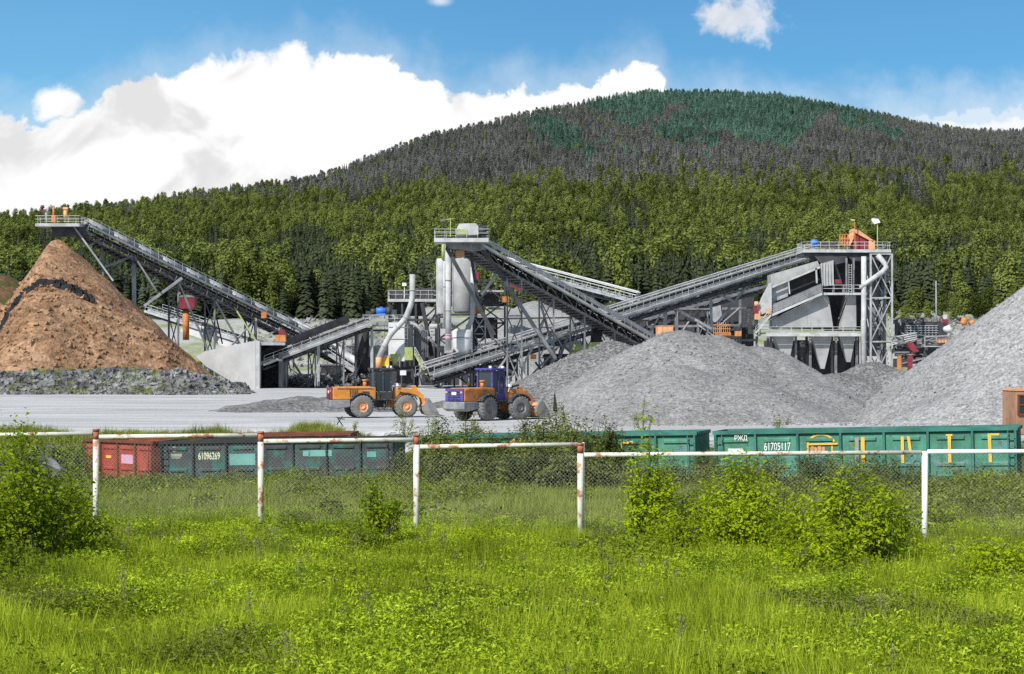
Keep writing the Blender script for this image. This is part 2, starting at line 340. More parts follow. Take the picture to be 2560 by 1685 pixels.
def ground_material():
    m, b, out = newmat('yard stone dust and meadow soil'); geo = b.node('ShaderNodeNewGeometry'); co = geo.outputs['Position']
    sep = b.node('ShaderNodeSeparateXYZ'); b.l.new(co, sep.inputs[0])
    n1 = b.noise(co, 0.05, 6, 0.6); n2 = b.noise(b.map(co, (0.04, 0.25, 1)), 1.0, 5, 0.6); n3 = b.noise(co, 3.0, 4, 0.7)
    yard = b.mix(b.ramp(n2, 0.3, 0.7), (0.38, 0.375, 0.36), (0.54, 0.535, 0.515))
    yard = b.mix(b.math('MULTIPLY', b.ramp(n1, 0.52, 0.66), 0.55), yard, (0.33, 0.33, 0.33))
    trk = b.node('ShaderNodeTexWave', wave_type='BANDS', bands_direction='Y'); b.l.new(co, trk.inputs['Vector']); trk.inputs['Scale'].default_value = 0.11; trk.inputs['Distortion'].default_value = 9.0; trk.inputs['Detail'].default_value = 3.0; trk.inputs['Detail Scale'].default_value = 0.35
    yard = b.mix(b.math('MULTIPLY', b.ramp(trk.outputs['Fac'], 0.78, 0.97), 0.4), yard, (0.27, 0.265, 0.255))
    yard = b.mix(1.0, yard, b.ramp(n3, 0.25, 0.75, 0.82, 1.12), 'MULTIPLY')
    far = b.mix(b.ramp(b.noise(co, 0.09, 6, 0.65), 0.42, 0.6), (0.36, 0.36, 0.34), (0.22, 0.25, 0.11))
    soil = b.mix(b.ramp(n1, 0.4, 0.6), (0.035, 0.045, 0.012), (0.075, 0.085, 0.02))
    # meadow ends where the bank top begins: Y edge runs obliquely across X
    ex = b.node('ShaderNodeMapRange'); ex.clamp = True; b.put(ex.inputs[0], sep.outputs[0]); ex.inputs[1].default_value = -12; ex.inputs[2].default_value = 8; ex.inputs[3].default_value = 119.0; ex.inputs[4].default_value = 104.5
    e = b.math('SUBTRACT', sep.outputs[1], ex.outputs[0]); e = b.math('ADD', e, b.math('MULTIPLY', b.math('SUBTRACT', b.noise(co, 0.4, 5, 0.7), 0.5), 9.0))
    c = b.mix(b.ramp(e, -0.6, 0.6), soil, yard)
    c = b.mix(b.ramp(b.math('ADD', sep.outputs[1], b.math('MULTIPLY', n1, 30.0)), 358, 372), c, far)
    p = b.node('ShaderNodeBsdfPrincipled'); b.put(p.inputs['Base Color'], c); p.inputs['Roughness'].default_value = 0.95; p.inputs['Specular IOR Level'].default_value = 0.1
    b.put(p.inputs['Normal'], bump(b, b.math('ADD', n3, b.noise(co, 0.8, 4)), 0.5, 0.12))
    b.l.new(p.outputs[0], out.inputs[0]); return m
ROWS = list(np.arange(-12, 60, 1.5))+list(np.arange(60, 125, 0.8))+list(np.arange(125, 342, 3.0))+list(np.arange(342, 520, 4.0))
ground = tag(sheet('ground', ROWS, list(np.linspace(-1, 1, 121)), lambda u, y: (u*0.35+0.65*u**3)*(110+max(0, y)*0.75), gz, ground_material()), kind='structure')
M['forestfloor'] = pbr('forest floor', (0.035, 0.04, 0.022), 0.95, 0.0, 0.4, 0.03)
hill = tag(sheet('hill', list(np.arange(436, 800, 13))+list(np.arange(800, 3300, 40)), list(np.linspace(-0.56, 0.56, 113)), lambda u, y: u*y, hz, M['forestfloor']), kind='structure')

# ------------------------------------------------------------------ camera, light, sky
cam = bpy.data.cameras.new('camera'); co_ = bpy.data.objects.new('camera', cam); COL.objects.link(co_)
co_.location = (0, 0, CAMZ); co_.rotation_euler = (math.radians(90), 0, 0)
cam.sensor_fit = 'HORIZONTAL'; cam.sensor_width = 36.0; cam.lens = 36.0*F/2560; cam.shift_y = (HY-842.5)/2560; cam.clip_start = 0.5; cam.clip_end = 20000
sc.camera = co_
EL = math.radians(43); AZ = math.radians(180+38)
sd = Vector((math.sin(AZ)*math.cos(EL), math.cos(AZ)*math.cos(EL), math.sin(EL)))
sl = bpy.data.lights.new('sun', 'SUN'); sl.energy = 4.3; sl.angle = math.radians(0.5); sl.color = (1.0, 0.98, 0.945)
so = bpy.data.objects.new('sun', sl); COL.objects.link(so); so.location = (-60, -60, 90); so.rotation_euler = sd.to_track_quat('Z', 'Y').to_euler()
sc.view_settings.view_transform = 'Standard'; sc.view_settings.look = 'None'; sc.view_settings.gamma = 1.0; sc.view_settings.exposure = 0.35; sc.view_settings.use_curve_mapping = False
w = bpy.data.worlds.new('World'); sc.world = w; w.use_nodes = True; w.node_tree.nodes.clear(); b = NB(w.node_tree)
out = b.node('ShaderNodeOutputWorld'); bg = b.node('ShaderNodeBackground'); b.l.new(bg.outputs[0], out.inputs[0])
sky = b.node('ShaderNodeTexSky'); sky.sky_type = 'NISHITA'; sky.sun_disc = False; sky.sun_elevation = EL; sky.sun_rotation = AZ; sky.altitude = 300; sky.air_density = 1.0; sky.dust_density = 0.3; sky.ozone_density = 2.0
SKYK = 0.10
dirv = b.node('ShaderNodeTexCoord').outputs['Generated']; sp = b.node('ShaderNodeSeparateXYZ'); b.l.new(dirv, sp.inputs[0])
yc = b.math('MAXIMUM', sp.outputs[1], 0.05)
cu = b.math('DIVIDE', sp.outputs[0], yc); cv = b.math('DIVIDE', sp.outputs[2], yc)     # slopes of the view direction east and up
cvec = b.node('ShaderNodeCombineXYZ'); b.l.new(cu, cvec.inputs[0]); b.l.new(cv, cvec.inputs[1])
n1 = b.noise(cvec.outputs[0], 32, 9, 0.6, 0.2); n2 = b.noise(cvec.outputs[0], 9, 5, 0.55)
fc = b.node('ShaderNodeFloatCurve'); EDGE = [(-256, 330), (0, 290), (110, 288), (190, 285), (310, 225), (430, 178), (500, 150), (600, 143), (690, 130), (735, 105), (790, 145), (850, 128), (960, 143), (1010, 160), (1040, 185), (1080, 190),
        (1130, 228), (1200, 238), (1280, 212), (1380, 225), (1500, 200), (1535, 172), (1600, 168), (1650, 185), (1690, 260), (1850, 262), (2000, 268), (2200, 282), (2350, 275), (2500, 268), (2816, 300)]
cm = fc.mapping.curves[0]
while len(cm.points) > 2: cm.points.remove(cm.points[-1])
for i, (px, py) in enumerate(EDGE):
    X = (px+256)/3072; Yv = (HY-py)/1000
    if i == 0: cm.points[0].location = (X, Yv)
    elif i == len(EDGE)-1: cm.points[-1].location = (1.0, Yv)
    else: cm.points.new(X, Yv)
fc.mapping.update()
b.put(fc.inputs['Value'], b.math('DIVIDE', b.math('ADD', b.math('MULTIPLY', cu, F), CX+256), 3072))
dist = b.math('SUBTRACT', fc.outputs[0], b.math('MULTIPLY', cv, F/1000))
n0 = b.noise(cvec.outputs[0], 85, 7, 0.65, 0.5)
dist = b.math('ADD', dist, b.math('ADD', b.math('MULTIPLY', b.math('SUBTRACT', n1, 0.5), 0.20), b.math('MULTIPLY', b.math('SUBTRACT', n0, 0.5), 0.06)))
soft = b.math('ADD', 0.012, b.math('MULTIPLY', b.math('ABSOLUTE', b.math('SUBTRACT', n2, 0.5)), 0.12))
main = b.ramp(b.math('DIVIDE', dist, soft), -0.8, 1.0)
def puff(px, py, rx, ry, k=0.9, sharp=0.5):
    a = b.math('DIVIDE', b.math('SUBTRACT', b.math('MULTIPLY', cu, F), px-CX), rx); c = b.math('DIVIDE', b.math('SUBTRACT', b.math('MULTIPLY', cv, F), HY-py), ry)
    d = b.math('SQRT', b.math('ADD', b.math('MULTIPLY', a, a), b.math('MULTIPLY', c, c)))
    d = b.math('ADD', d, b.math('MULTIPLY', b.math('SUBTRACT', b.math('ADD', n1, b.math('MULTIPLY', b.math('SUBTRACT', n0, 0.5), 0.7)), 0.5), k)); return b.ramp(d, 1.0+sharp*0.3, 1.0-sharp)
p1 = b.math('MULTIPLY', puff(1865, 40, 100, 62, 2.4, 0.6), 0.86); p2 = puff(150, 260, 66, 48, 2.0, 0.6); p3 = b.math('MULTIPLY', puff(1100, 2, 34, 16, 1.0, 0.9), 0.6)
pale = b.math('MULTIPLY', b.math('MULTIPLY', b.ramp(dist, -0.12, 0.03), b.ramp(n2, 0.30, 0.62, 0.45, 1.0)), b.ramp(cu, 0.08, 0.13, 0.36, 0.85))
mask = b.math('MAXIMUM', b.math('MAXIMUM', main, p1), b.math('MAXIMUM', b.math('MAXIMUM', p2, p3), pale))
rsd = b.ramp(cu, 0.085, 0.17, 1.0, 0.62); mask = b.math('MULTIPLY', mask, b.math('MAXIMUM', rsd, b.math('MAXIMUM', p1, b.math('MULTIPLY', b.ramp(dist, 0.0, 0.05), 0.9))))
fwd = b.ramp(sp.outputs[1], 0.1, 0.3); fillcloud = b.ramp(b.noise(dirv, 2.2, 5, 0.55), 0.42, 0.6, 0.05, 0.60)  # unseen clouds behind the camera and overhead, added to whiten the fill light
mask = b.math('ADD', b.math('MULTIPLY', mask, fwd), b.math('MULTIPLY', fillcloud, b.math('SUBTRACT', 1.0, fwd)))
tint = b.mix(1.0, sky.outputs[0], (0.32, 0.63, 0.82), 'MULTIPLY')
tint = b.mix(b.ramp(cu, -0.25, 0.05), b.mix(1.0, tint, (1.42, 1.28, 1.20), 'MULTIPLY'), tint)
shade = b.mix(b.ramp(b.noise(cvec.outputs[0], 13, 5, 0.55, 0.6), 0.52, 0.63), (0.80, 0.80, 0.80), (0.615, 0.615, 0.62))
cl = b.mix(1.0, shade, (1/SKYK,)*3, 'MULTIPLY')
b.put(bg.inputs['Color'], b.mix(mask, tint, cl)); bg.inputs['Strength'].default_value = SKYK
sc.cycles.max_bounces = 5; sc.cycles.diffuse_bounces = 2; sc.cycles.glossy_bounces = 2; sc.cycles.transmission_bounces = 3; sc.cycles.transparent_max_bounces = 4
sc.cycles.use_denoising = False
# ------------------------------------------------------------------ piles
def X_(px, Y): return (px-CX)/F*Y
def heightfield(name, x0, x1, y0, y1, step, zf, mat, sink=0.25):
    xs = np.arange(x0, x1+step, step); ys = np.arange(y0, y1+step, step); nx = len(xs)
    g = np.array([[gz(x, y) for x in xs] for y in ys]); z = np.array([[zf(x, y) for x in xs] for y in ys])
    keep = z > g-0.05; zz = np.where(keep, z, g-sink)
    v = np.stack([np.tile(xs, (len(ys), 1)), np.tile(ys[:, None], (1, nx)), zz], -1).reshape(-1, 3)
    f = [[j*nx+i, j*nx+i+1, (j+1)*nx+i+1, (j+1)*nx+i] for j in range(len(ys)-1) for i in range(nx-1) if keep[j:j+2, i:i+2].any()]
    me = np_mesh(name, v, np.array(f), mat, None, True)
    import bmesh
    bm = bmesh.new(); bm.from_mesh(me); bmesh.ops.delete(bm, geom=[q for q in bm.verts if not q.link_faces], context='VERTS'); bm.to_mesh(me); bm.free()
    return link(name, me)
def cones(lst, rough=0.25, rs=0.35, seed=0.0, grooves=0.0):
    def f(x, y):
        z = -5.0
        for (cx, cy, h, r, rd) in lst:
            d = math.hypot(x-cx, y-cy); k = h/r
            ang = math.atan2(y-cy, x-cx)
            d *= 1+0.06*nz(math.cos(ang)*1.5+seed, math.sin(ang)*1.5+h)
            q = h+k*rd*0.55-k*math.sqrt(d*d+rd*rd)
            q += grooves*nz(ang*9, seed)*min(1, d/3)
            z = max(z, q) if abs(z-q) > 1.2 else max(z, q)+0.12*(1.2-abs(z-q))**2
        return z+rough*fbm(x*rs, y*rs, seed, 3)
    return f
def cone_at(px, py, Y, slope, rd=0.8):
    p = P(px, py, Y); return (p.x, Y, p.z, p.z/slope, rd)
YM = 141
main_c = [cone_at(1700, 810, YM, 0.68, 1.4), cone_at(1785, 824, YM+1, 0.67, 1.2), cone_at(1900, 854, YM+2, 0.6, 1.4), cone_at(1640, 840, YM-1, 0.6, 1.0), cone_at(1700, 905, YM-7, 0.5, 1.0), cone_at(1850, 930, YM-8, 0.5, 1.2), cone_at(2010, 945, YM-3, 0.5, 1.2), cone_at(1560, 930, YM-5, 0.5, 1.2)]
tag(heightfield('gravel_pile', 3, 28, 122, 158, 0.3, cones(main_c, 0.09, 0.6, 1.0, 0.06), M['stone']), 'largest light grey gravel pile in the middle, right of the blue loader', 'gravel pile', 'stone stockpiles in the yard')
dark_c = [cone_at(1535, 842, 157, 0.60, 1.2), cone_at(1470, 868, 156, 0.6, 1.0), cone_at(1410, 902, 154, 0.55, 1.2), cone_at(1350, 950, 152, 0.5, 1.5)]
tag(heightfield('gravel_pile', -3, 20, 143, 170, 0.35, cones(dark_c, 0.12, 0.6, 4.0, 0.08), M['stonedark']), 'darker coarse gravel pile behind the bucket of the blue loader', 'gravel pile', 'stone stockpiles in the yard')
right_c = [cone_at(2735, 600, 136, 0.76, 1.2), cone_at(2560, 905, 127, 0.55, 2.0), cone_at(2380, 985, 126, 0.5, 2.0)]
tag(heightfield('gravel_pile', 18, 58, 112, 158, 0.4, cones(right_c, 0.06, 0.6, 7.0, 0.08), M['stonepale']), 'tall pale stone pile cut off by the right edge of the photo', 'gravel pile', 'stone stockpiles in the yard')
small_c = [cone_at(2180, 893, 190, 0.62, 1.5), cone_at(2255, 922, 188, 0.55, 1.0), cone_at(2090, 925, 187, 0.5, 1.2)]
tag(heightfield('gravel_pile', 20, 48, 176, 204, 0.4, cones(small_c, 0.2, 0.6, 9.0, 0.1), M['stonedark']), 'low grey gravel pile under the hopper cones of the screening tower', 'gravel pile', 'stone stockpiles in the yard')
low_c = [cone_at(760, 985, 165, 0.22, 3.0), cone_at(860, 990, 163, 0.25, 3.0), cone_at(700, 1005, 160, 0.2, 3.0), cone_at(1130, 995, 172, 0.3, 2.0)]
tag(heightfield('gravel_pile', -32, 8, 146, 184, 0.5, cones(low_c, 0.25, 0.5, 12.0, 0.1), M['stonedark']), 'low spread grey gravel heap behind the yellow loader', 'gravel pile', 'stone stockpiles in the yard')
pale_c = [cone_at(1335, 740, 372, 0.7, 3.0), cone_at(1400, 760, 370, 0.6, 3.0), cone_at(1270, 770, 368, 0.6, 3.0)]
tag(heightfield('gravel_pile', -30, 45, 335, 410, 1.0, cones(pale_c, 0.4, 0.2, 14.0, 0.1), M['stonepale']), 'far pale stone pile seen beneath the middle conveyor', 'gravel pile', 'stone stockpiles in the yard')
# brown overburden pile: tall cone below the left conveyor head, a broad front mound with a notch behind its crest
apex = P(132, 606, 290); APX3 = P(-45, 715, 286)
CREST = [(-10, 860), (15, 800), (45, 745), (75, 712), (110, 697), (150, 697), (185, 712), (230, 745), (290, 772), (350, 810), (420, 850), (500, 915), (560, 1010), (700, 1300)]
def brown(x, y):
    d = math.hypot((x-apex.x)*(2.0 if x < apex.x else 1.0), (y-290)*1.0); q = apex.z+1.7-0.93*math.sqrt(d*d+1.2)
    d2 = math.hypot(x-(apex.x+7), (y-286)); q = max(q, apex.z*0.62-0.78*max(0, d2-2.0))
    px = CX+F*x/274.0; cy = float(np.interp(px, [a for a, _ in CREST], [b for _, b in CREST])); hc = CAMZ+(HY-cy)/F*274
    t = y-274
    m = hc-0.55*max(0, -t)-0.05*t*t*(1 if t < 0 else 0)*0.2-1.6*max(0, t)
    d3 = math.hypot(x-APX3.x, y-286); z = max(q, m, APX3.z-0.80*math.sqrt(d3*d3+4), -5)
    return z+0.75*fbm(x*0.20, y*0.20, 3, 5)+0.12*fbm(x*1.1, y*1.1, 1, 2)
tag(heightfield('earth_pile', -104, -36, 232, 320, 0.6, brown, M['earth']), 'tall brown overburden pile below the left conveyor head', 'earth pile')
old_c = [cone_at(-30, 655, 306, 0.75, 4.0), cone_at(-160, 660, 306, 0.6, 4.0), cone_at(35, 715, 300, 0.8, 3.0)]
tag(heightfield('earth_pile', -140, -55, 270, 372, 1.2, cones(old_c, 0.6, 0.15, 16.0), M['earthdark']), 'older dark brown grassy pile at the left edge behind the tall one', 'earth pile')
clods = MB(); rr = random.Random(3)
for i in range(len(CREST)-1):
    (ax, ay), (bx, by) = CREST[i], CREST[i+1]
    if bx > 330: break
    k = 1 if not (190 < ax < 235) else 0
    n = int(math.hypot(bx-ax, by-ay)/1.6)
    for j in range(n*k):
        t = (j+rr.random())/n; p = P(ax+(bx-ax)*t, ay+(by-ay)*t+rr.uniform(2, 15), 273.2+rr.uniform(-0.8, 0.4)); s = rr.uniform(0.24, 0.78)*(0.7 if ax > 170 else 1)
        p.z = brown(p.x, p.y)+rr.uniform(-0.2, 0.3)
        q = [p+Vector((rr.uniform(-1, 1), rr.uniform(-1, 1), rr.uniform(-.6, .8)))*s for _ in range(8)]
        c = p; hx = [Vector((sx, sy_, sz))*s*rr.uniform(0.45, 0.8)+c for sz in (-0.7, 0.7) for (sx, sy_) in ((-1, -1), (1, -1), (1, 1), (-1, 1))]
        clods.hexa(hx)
tag(clods.build('shade_clods', M['crestshade']), 'clods dark as shade along the crest of the brown pile', 'clods', None, 'stuff')  # dark clods put along the crest to imitate the shadow gap behind it
def rockridge(x, y):
    px = CX+F*x/244; top = float(np.interp(px, [-100, 0, 150, 300, 430, 520, 600, 640], [930, 935, 928, 925, 932, 945, 968, 985])); h = CAMZ+(HY-top)/F*244
    t = y-246; return h-(0.62*abs(t) if t < 0 else 0.10*t)+0.5*fbm(x*0.4, y*0.4, 2, 3)+0.12*fbm(x*1.7, y*1.7, 5, 2)
tag(heightfield('rock_bank', -84, -30, 236, 262, 0.4, rockridge, M['rock']), 'grey broken rock bank at the foot of the brown pile', 'rock bank')
def rocks(name, label, n, fn, smin, smax, mat, seed):
    r = np.random.default_rng(seed); base = np.array([(-1, -1, -.7), (1, -1, -.7), (1, 1, -.7), (-1, 1, -.7), (-.7, -.8, .7), (.8, -.6, .6), (.6, .8, .75), (-.8, .7, .6)])
    fb = np.array([(0, 3, 2, 1), (4, 5, 6, 7), (0, 1, 5, 4), (1, 2, 6, 5), (2, 3, 7, 6), (3, 0, 4, 7)])
    vs = []; fs = []
    for i in range(n):
        x, y, z = fn(r); s = smin+(smax-smin)*r.random()**2.5; q = base*r.uniform(0.6, 1.25, (8, 3))*s*0.5; A = Matrix.Rotation(r.uniform(0, 6.3), 3, Vector(r.normal(size=3)))
        vs.append(q@np.array(A).T+(x, y, z)); fs.append(fb+8*i)
    return tag(link(name, np_mesh(name, np.concatenate(vs), np.concatenate(fs), mat, None)), label, name.replace('_', ' '), None, 'stuff')
def f1(r):
    px = r.uniform(-30, 620); y = r.uniform(237, 250); x = (px-CX)/F*y; return x, y, max(gz(x, y), rockridge(x, y))
rocks('loose_rock', 'loose grey rock over the bank below the brown pile', 5000, f1, 0.15, 0.75, M['rock'], 5)
def f2(r):
    x = r.uniform(-78, -45); y = r.uniform(250, 285); return x, y, brown(x, y)
rocks('loose_stones', 'loose stones on the face of the brown pile', 3200, f2, 0.12, 0.7, M['earth'], 6)
def f3(r):
    k = r.integers(0, 3); fn, b4 = ((F_MAIN, (5, 27, 124, 152)), (F_DARK, (-2, 16, 144, 162)), (F_RIGHT, (20, 52, 114, 145)))[k]
    x = r.uniform(b4[0], b4[1]); y = r.uniform(b4[2], b4[3]); return x, y, max(gz(x, y), fn(x, y))
F_MAIN = cones(main_c, 0.09, 0.6, 1.0, 0.06); F_DARK = cones(dark_c, 0.12, 0.6, 4.0, 0.08); F_RIGHT = cones(right_c, 0.06, 0.6, 7.0, 0.08)
rocks('scattered_stones', 'coarse stones lying over the grey gravel piles', 6000, f3, 0.07, 0.22, M['stone'], 8)
def f4(r):
    px = r.uniform(640, 920); y = r.uniform(296, 330); x = (px-CX)/F*y; return x, y, gz(x, y)+0.9*abs(nz(x*.2, y*.2))*r.random()+(1.6 if px > 690 else .3)*r.random()
rocks('spilled_rock', 'spilled grey rock heaped beneath the crusher conveyors', 1600, f4, 0.3, 1.1, M['rock'], 9)
def f5(r):
    px = r.uniform(640, 1100) if r.random() < 0.6 else r.uniform(2240, 2560); y = r.uniform(365, 425); x = (px-CX)/F*y; return x, y, gz(x, y)
rocks('bank_rubble', 'pale rubble on the bank below the forest', 2600, f5, 0.3, 1.4, M['stone'], 10)

# ------------------------------------------------------------------ tree shapes
def lathe_np(rs, n): pass
def decid_mesh(seed, nleaf=420, leaf=0.085, H=1.0, mat=None, slim=1.0):
    """crown of a unit-height broadleaf tree: clumps on several lobes"""
    r = np.random.default_rng(seed); lobes = []
    for i in range(13):
        t = 0.24+0.7*(i/12); rad = (0.20*math.sin(math.pi*min(1, (t-0.12)/0.98)**0.75)+0.02)*slim; a = r.uniform(0, 6.28)
        lobes.append((math.cos(a)*rad*0.55, math.sin(a)*rad*0.55, t, rad*0.62+0.035))
    c = []; od = []
    for i in range(nleaf):
        l = lobes[r.integers(0, 13)]; d = r.normal(size=3); d /= np.linalg.norm(d); d[2] *= 1.1
        c.append(np.array(l[:3])+d*l[3]*r.uniform(0.7, 1.1)); od.append(d*0.75+np.array([l[0], l[1], 0])*4.5)
    c = np.array(c); c[:, 2] = np.clip(c[:, 2], 0.1, 1.02)
    v, f = leaf_arrays(c, leaf*r.uniform(0.6, 1.3, len(c)), r, 0.3, 0.8, None, np.array(od))
    return np_mesh('crown', v*H, f, mat, r.random(len(f)))
def spruce_mesh(seed, tiers=13, mat=None, slim=1.0, npt=9):
    r = np.random.default_rng(seed); vs = []; fs = []; rnd = []
    for k in range(tiers):
        t = k/(tiers-1); z = 0.08+0.86*t; rad = (0.17*(1-t)**0.85+0.012)*slim
        a0 = r.uniform(0, 6.28)
        for j in range(npt if t < 0.8 else 6):
            a = a0+6.283*j/npt+r.uniform(-.25, .25); R = rad*r.uniform(0.65, 1.25); w = 0.30*R+0.014; dz = -R*r.uniform(0.25, 0.65)
            ca, sa = math.cos(a), math.sin(a); o = len(vs)
            vs += [(0, 0, z+0.07), (ca*R*.6-sa*w, sa*R*.6+ca*w, z+dz*.5), (ca*R, sa*R, z+dz), (ca*R*.6+sa*w, sa*R*.6-ca*w, z+dz*.5)]
            fs.append((o, o+1, o+2, o+3)); rnd.append(r.random())
    o = len(vs); vs += [(0, 0, 1.02), (-.012, 0, .9), (0, 0, .86), (.012, 0, .9)]; fs.append((o, o+1, o+2, o+3)); rnd.append(.5)
    return np_mesh('crown', np.array(vs), np.array(fs), mat, rnd)
def trunk_mesh(mat, r=0.013, top=0.7):
    b_ = MB(); b_.tube([(0, 0, -0.04), (0.004, 0, top*0.5), (0, 0.003, top)], r, 6, True, r*0.35)
    o = b_.build('trunk_src', mat); me = o.data; bpy.data.objects.remove(o); return me
def with_trunk(me, mat):
    """far trees: crown and trunk in one mesh"""
    import bmesh
    bm = bmesh.new(); bm.from_mesh(me); me.materials.append(mat); n0 = len(bm.faces)
    bm.from_mesh(TRUNK[mat.name]); bm.faces.ensure_lookup_table()
    for q in bm.faces[n0:]: q.material_index = 1
    bm.to_mesh(me); bm.free(); return me
TRUNK = {M['birchbark'].name: trunk_mesh(M['birchbark'], 0.011, 0.75), M['bark'].name: trunk_mesh(M['bark'], 0.014, 0.8)}
near_olive = [decid_mesh(20+i, 1500, 0.048, 1, M['olive'], (0.62, 0.78, 0.92)[i]) for i in range(3)]
near_spruce = [spruce_mesh(30+i, 18, M['spruce'], (1.0, 1.25)[i], 12) for i in range(2)]
far_protos = [proto('olive_a', with_trunk(decid_mesh(41, 620, 0.064, 1, M['olive'], 0.6), M['birchbark'])), proto('olive_b', with_trunk(decid_mesh(42, 620, 0.06, 1, M['olive'], 0.74), M['birchbark'])), proto('olive_c', with_trunk(decid_mesh(43, 620, 0.066, 1, M['olive'], 0.88), M['birchbark'])),
              proto('spruce_a', with_trunk(spruce_mesh(44, 13, M['spruce'], 1.1), M['bark'])), proto('spruce_b', with_trunk(spruce_mesh(45, 13, M['spruce'], 1.35), M['bark'])),
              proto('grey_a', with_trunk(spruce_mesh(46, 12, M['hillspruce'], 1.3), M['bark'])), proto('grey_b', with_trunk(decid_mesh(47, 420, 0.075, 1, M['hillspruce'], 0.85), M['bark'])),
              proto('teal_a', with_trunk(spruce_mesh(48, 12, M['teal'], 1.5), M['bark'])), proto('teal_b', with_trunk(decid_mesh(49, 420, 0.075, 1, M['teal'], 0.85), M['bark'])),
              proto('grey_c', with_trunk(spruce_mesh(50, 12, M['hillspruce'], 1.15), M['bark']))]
rf = random.Random(21); pts = []; y = 434.0
while y < 2750:
    s = 4.1+3.0*sm((y-450)/900)
    px = -260.0 if y > 520 else -120
    pe = 2840 if y > 520 else 2680
    step = s/y*F
    while px < pe:
        yy_ = y+rf.uniform(-.5, .5)*s; q = px+rf.uniform(-.5, .5)*step; px += step
        R = ridge(q)
        if yy_ > R+25: continue
        x = (q-CX)/F*yy_; z = hz(x, yy_); sb = HY-F*(z-CAMZ)/yy_
        if yy_ < 470 and nz(x*0.03, 7.7) > 0.05+(470-yy_)*-0.006+0.15: continue
        pts.append((x, yy_, z, q, sb))
    y += s*0.95
frnt = []; far = []
for (x, yy_, z, q, sb) in pts:
    yb = float(np.interp(q, [0, 270, 700, 1280, 1900, 2300, 2560], [545, 528, 505, 488, 478, 470, 440]))
    yb += 36*nz(q*0.012, sb*0.02, 4)+20*nz(q*0.05, sb*0.06, 9)+rf.gauss(0, 24)
    cl = nz(q*0.007, sb*0.011, 1.5)+0.7*nz(q*0.022, sb*0.03, 6.2)
    low = sm((sb-590)/90)
    tz_ = nz(q*0.006, sb*0.011, 11)+0.6*nz(q*0.02, sb*0.03, 3)
    tl = 1 if (1180 < q < 2260 and sb < 440-0.10*(q-1250)+60*nz(q*0.01, 2)) else 0
    edge_t = float(np.interp(q, [1220, 1400, 1650, 2000, 2240], [0.0, 0.12, 0.32, 0.5, 0.25]))-max(0, sb-285)/330
    if sb > yb:
        dark = (cl > 0.44-0.46*low) or rf.random() < 0.24+0.24*low
        k = rf.choice((3, 4)) if dark else rf.choice((0, 1, 2)); h = rf.uniform(9.5, 15) if k < 3 else rf.uniform(8, 14.5)
        if yy_ > 800: h *= 0.85
    elif tl and rf.random() < sm((tz_+edge_t+0.12)/0.42): k = rf.choice((7, 7, 8)); h = rf.uniform(8, 11.5)
    elif rf.random() < 0.025: k = 1; h = rf.uniform(8, 11)
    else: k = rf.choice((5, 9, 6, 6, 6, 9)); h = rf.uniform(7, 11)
    (frnt if 430 < yy_ < 620 and -20 < q < 2580 else far).append((x, yy_, z, h, k))
frnt.sort(key=lambda t: t[1]); far += frnt[300:]; frnt = frnt[:300]
treesrc = {}
def forest_tree(x, y, z, h, k):
    br = k < 3; key = (br, rf.randrange(3 if br else 2))
    lab = 'pale olive birch with light trunk in the front rows of the hillside forest' if br else 'dark spruce in the front rows of the hillside forest'
    if key not in treesrc:
        t = thing('birch_tree' if br else 'spruce_tree', lab, 'tree', (x, y, z), 'olive birches along the forest front' if br else 'dark spruces along the forest front')
        c = link('crown', (near_olive if br else near_spruce)[key[1]], t); tr = link('trunk', TRUNK[(M['birchbark'] if br else M['bark']).name], t)
        treesrc[key] = t
    else: t = copy_tree(treesrc[key]); t.location = (x, y, z)
    t.rotation_euler = (0, 0, rf.uniform(0, 6.28)); t.scale = (h, h, h); t.scale.x *= rf.uniform(0.85, 1.2)
for q in frnt: forest_tree(*q)
A = np.array([q[:3] for q in far]); fo = scatter('hillside_forest', A, RNG.uniform(0, 6.28, len(A)), [q[3] for q in far], [q[4] for q in far], far_protos)
tag(fo, 'dense conifer and birch forest covering the whole hill', 'forest', None, 'stuff')
print('forest', len(far), len(frnt))

# ------------------------------------------------------------------ grass
def tuft(seed, n, h, w, spread, mat, bend=0.5, seg=2):
    r = np.random.default_rng(seed); vs = []; fs = []; rnd = []
    for i in range(n):
        a = r.uniform(0, 6.28); d = spread*math.sqrt(r.random()); bx, by = d*math.cos(a), d*math.sin(a); hh = h*r.uniform(0.45, 1.15); b_ = bend*r.uniform(0.1, 1.0)*hh; ba = r.uniform(0, 6.28); wa = r.uniform(0, 3.14); ww = w*r.uniform(0.6, 1.3)
        o = len(vs); cw, sw = math.cos(wa)*ww/2, math.sin(wa)*ww/2
        for k in range(seg+1):
            t = k/seg; px = bx+math.cos(ba)*b_*t*t; py = by+math.sin(ba)*b_*t*t; pz = hh*(t-0.18*bend*t*t); q = 1-t*0.85
            vs += [(px-cw*q, py-sw*q, pz), (px+cw*q, py+sw*q, pz)]
        rv = r.random()
        for k in range(seg): fs.append((o+2*k, o+2*k+1, o+2*k+3, o+2*k+2)); rnd.append(rv)
    return np_mesh('tuft', np.array(vs), np.array(fs), mat, rnd)
def weedplant(seed, n, h, leaf, mat, spread=0.14):
    r = np.random.default_rng(seed); c = np.stack([r.normal(0, spread, n), r.normal(0, spread, n), h*(0.15+0.85*r.random(n)**0.7)], 1)
    c[:, :2] *= (1.15-c[:, 2:3]/h*0.6); v, f = leaf_arrays(c, leaf*r.uniform(0.6, 1.4, n), r, 0.9, 0.5); return np_mesh('weed', v, f, mat, r.random(n))
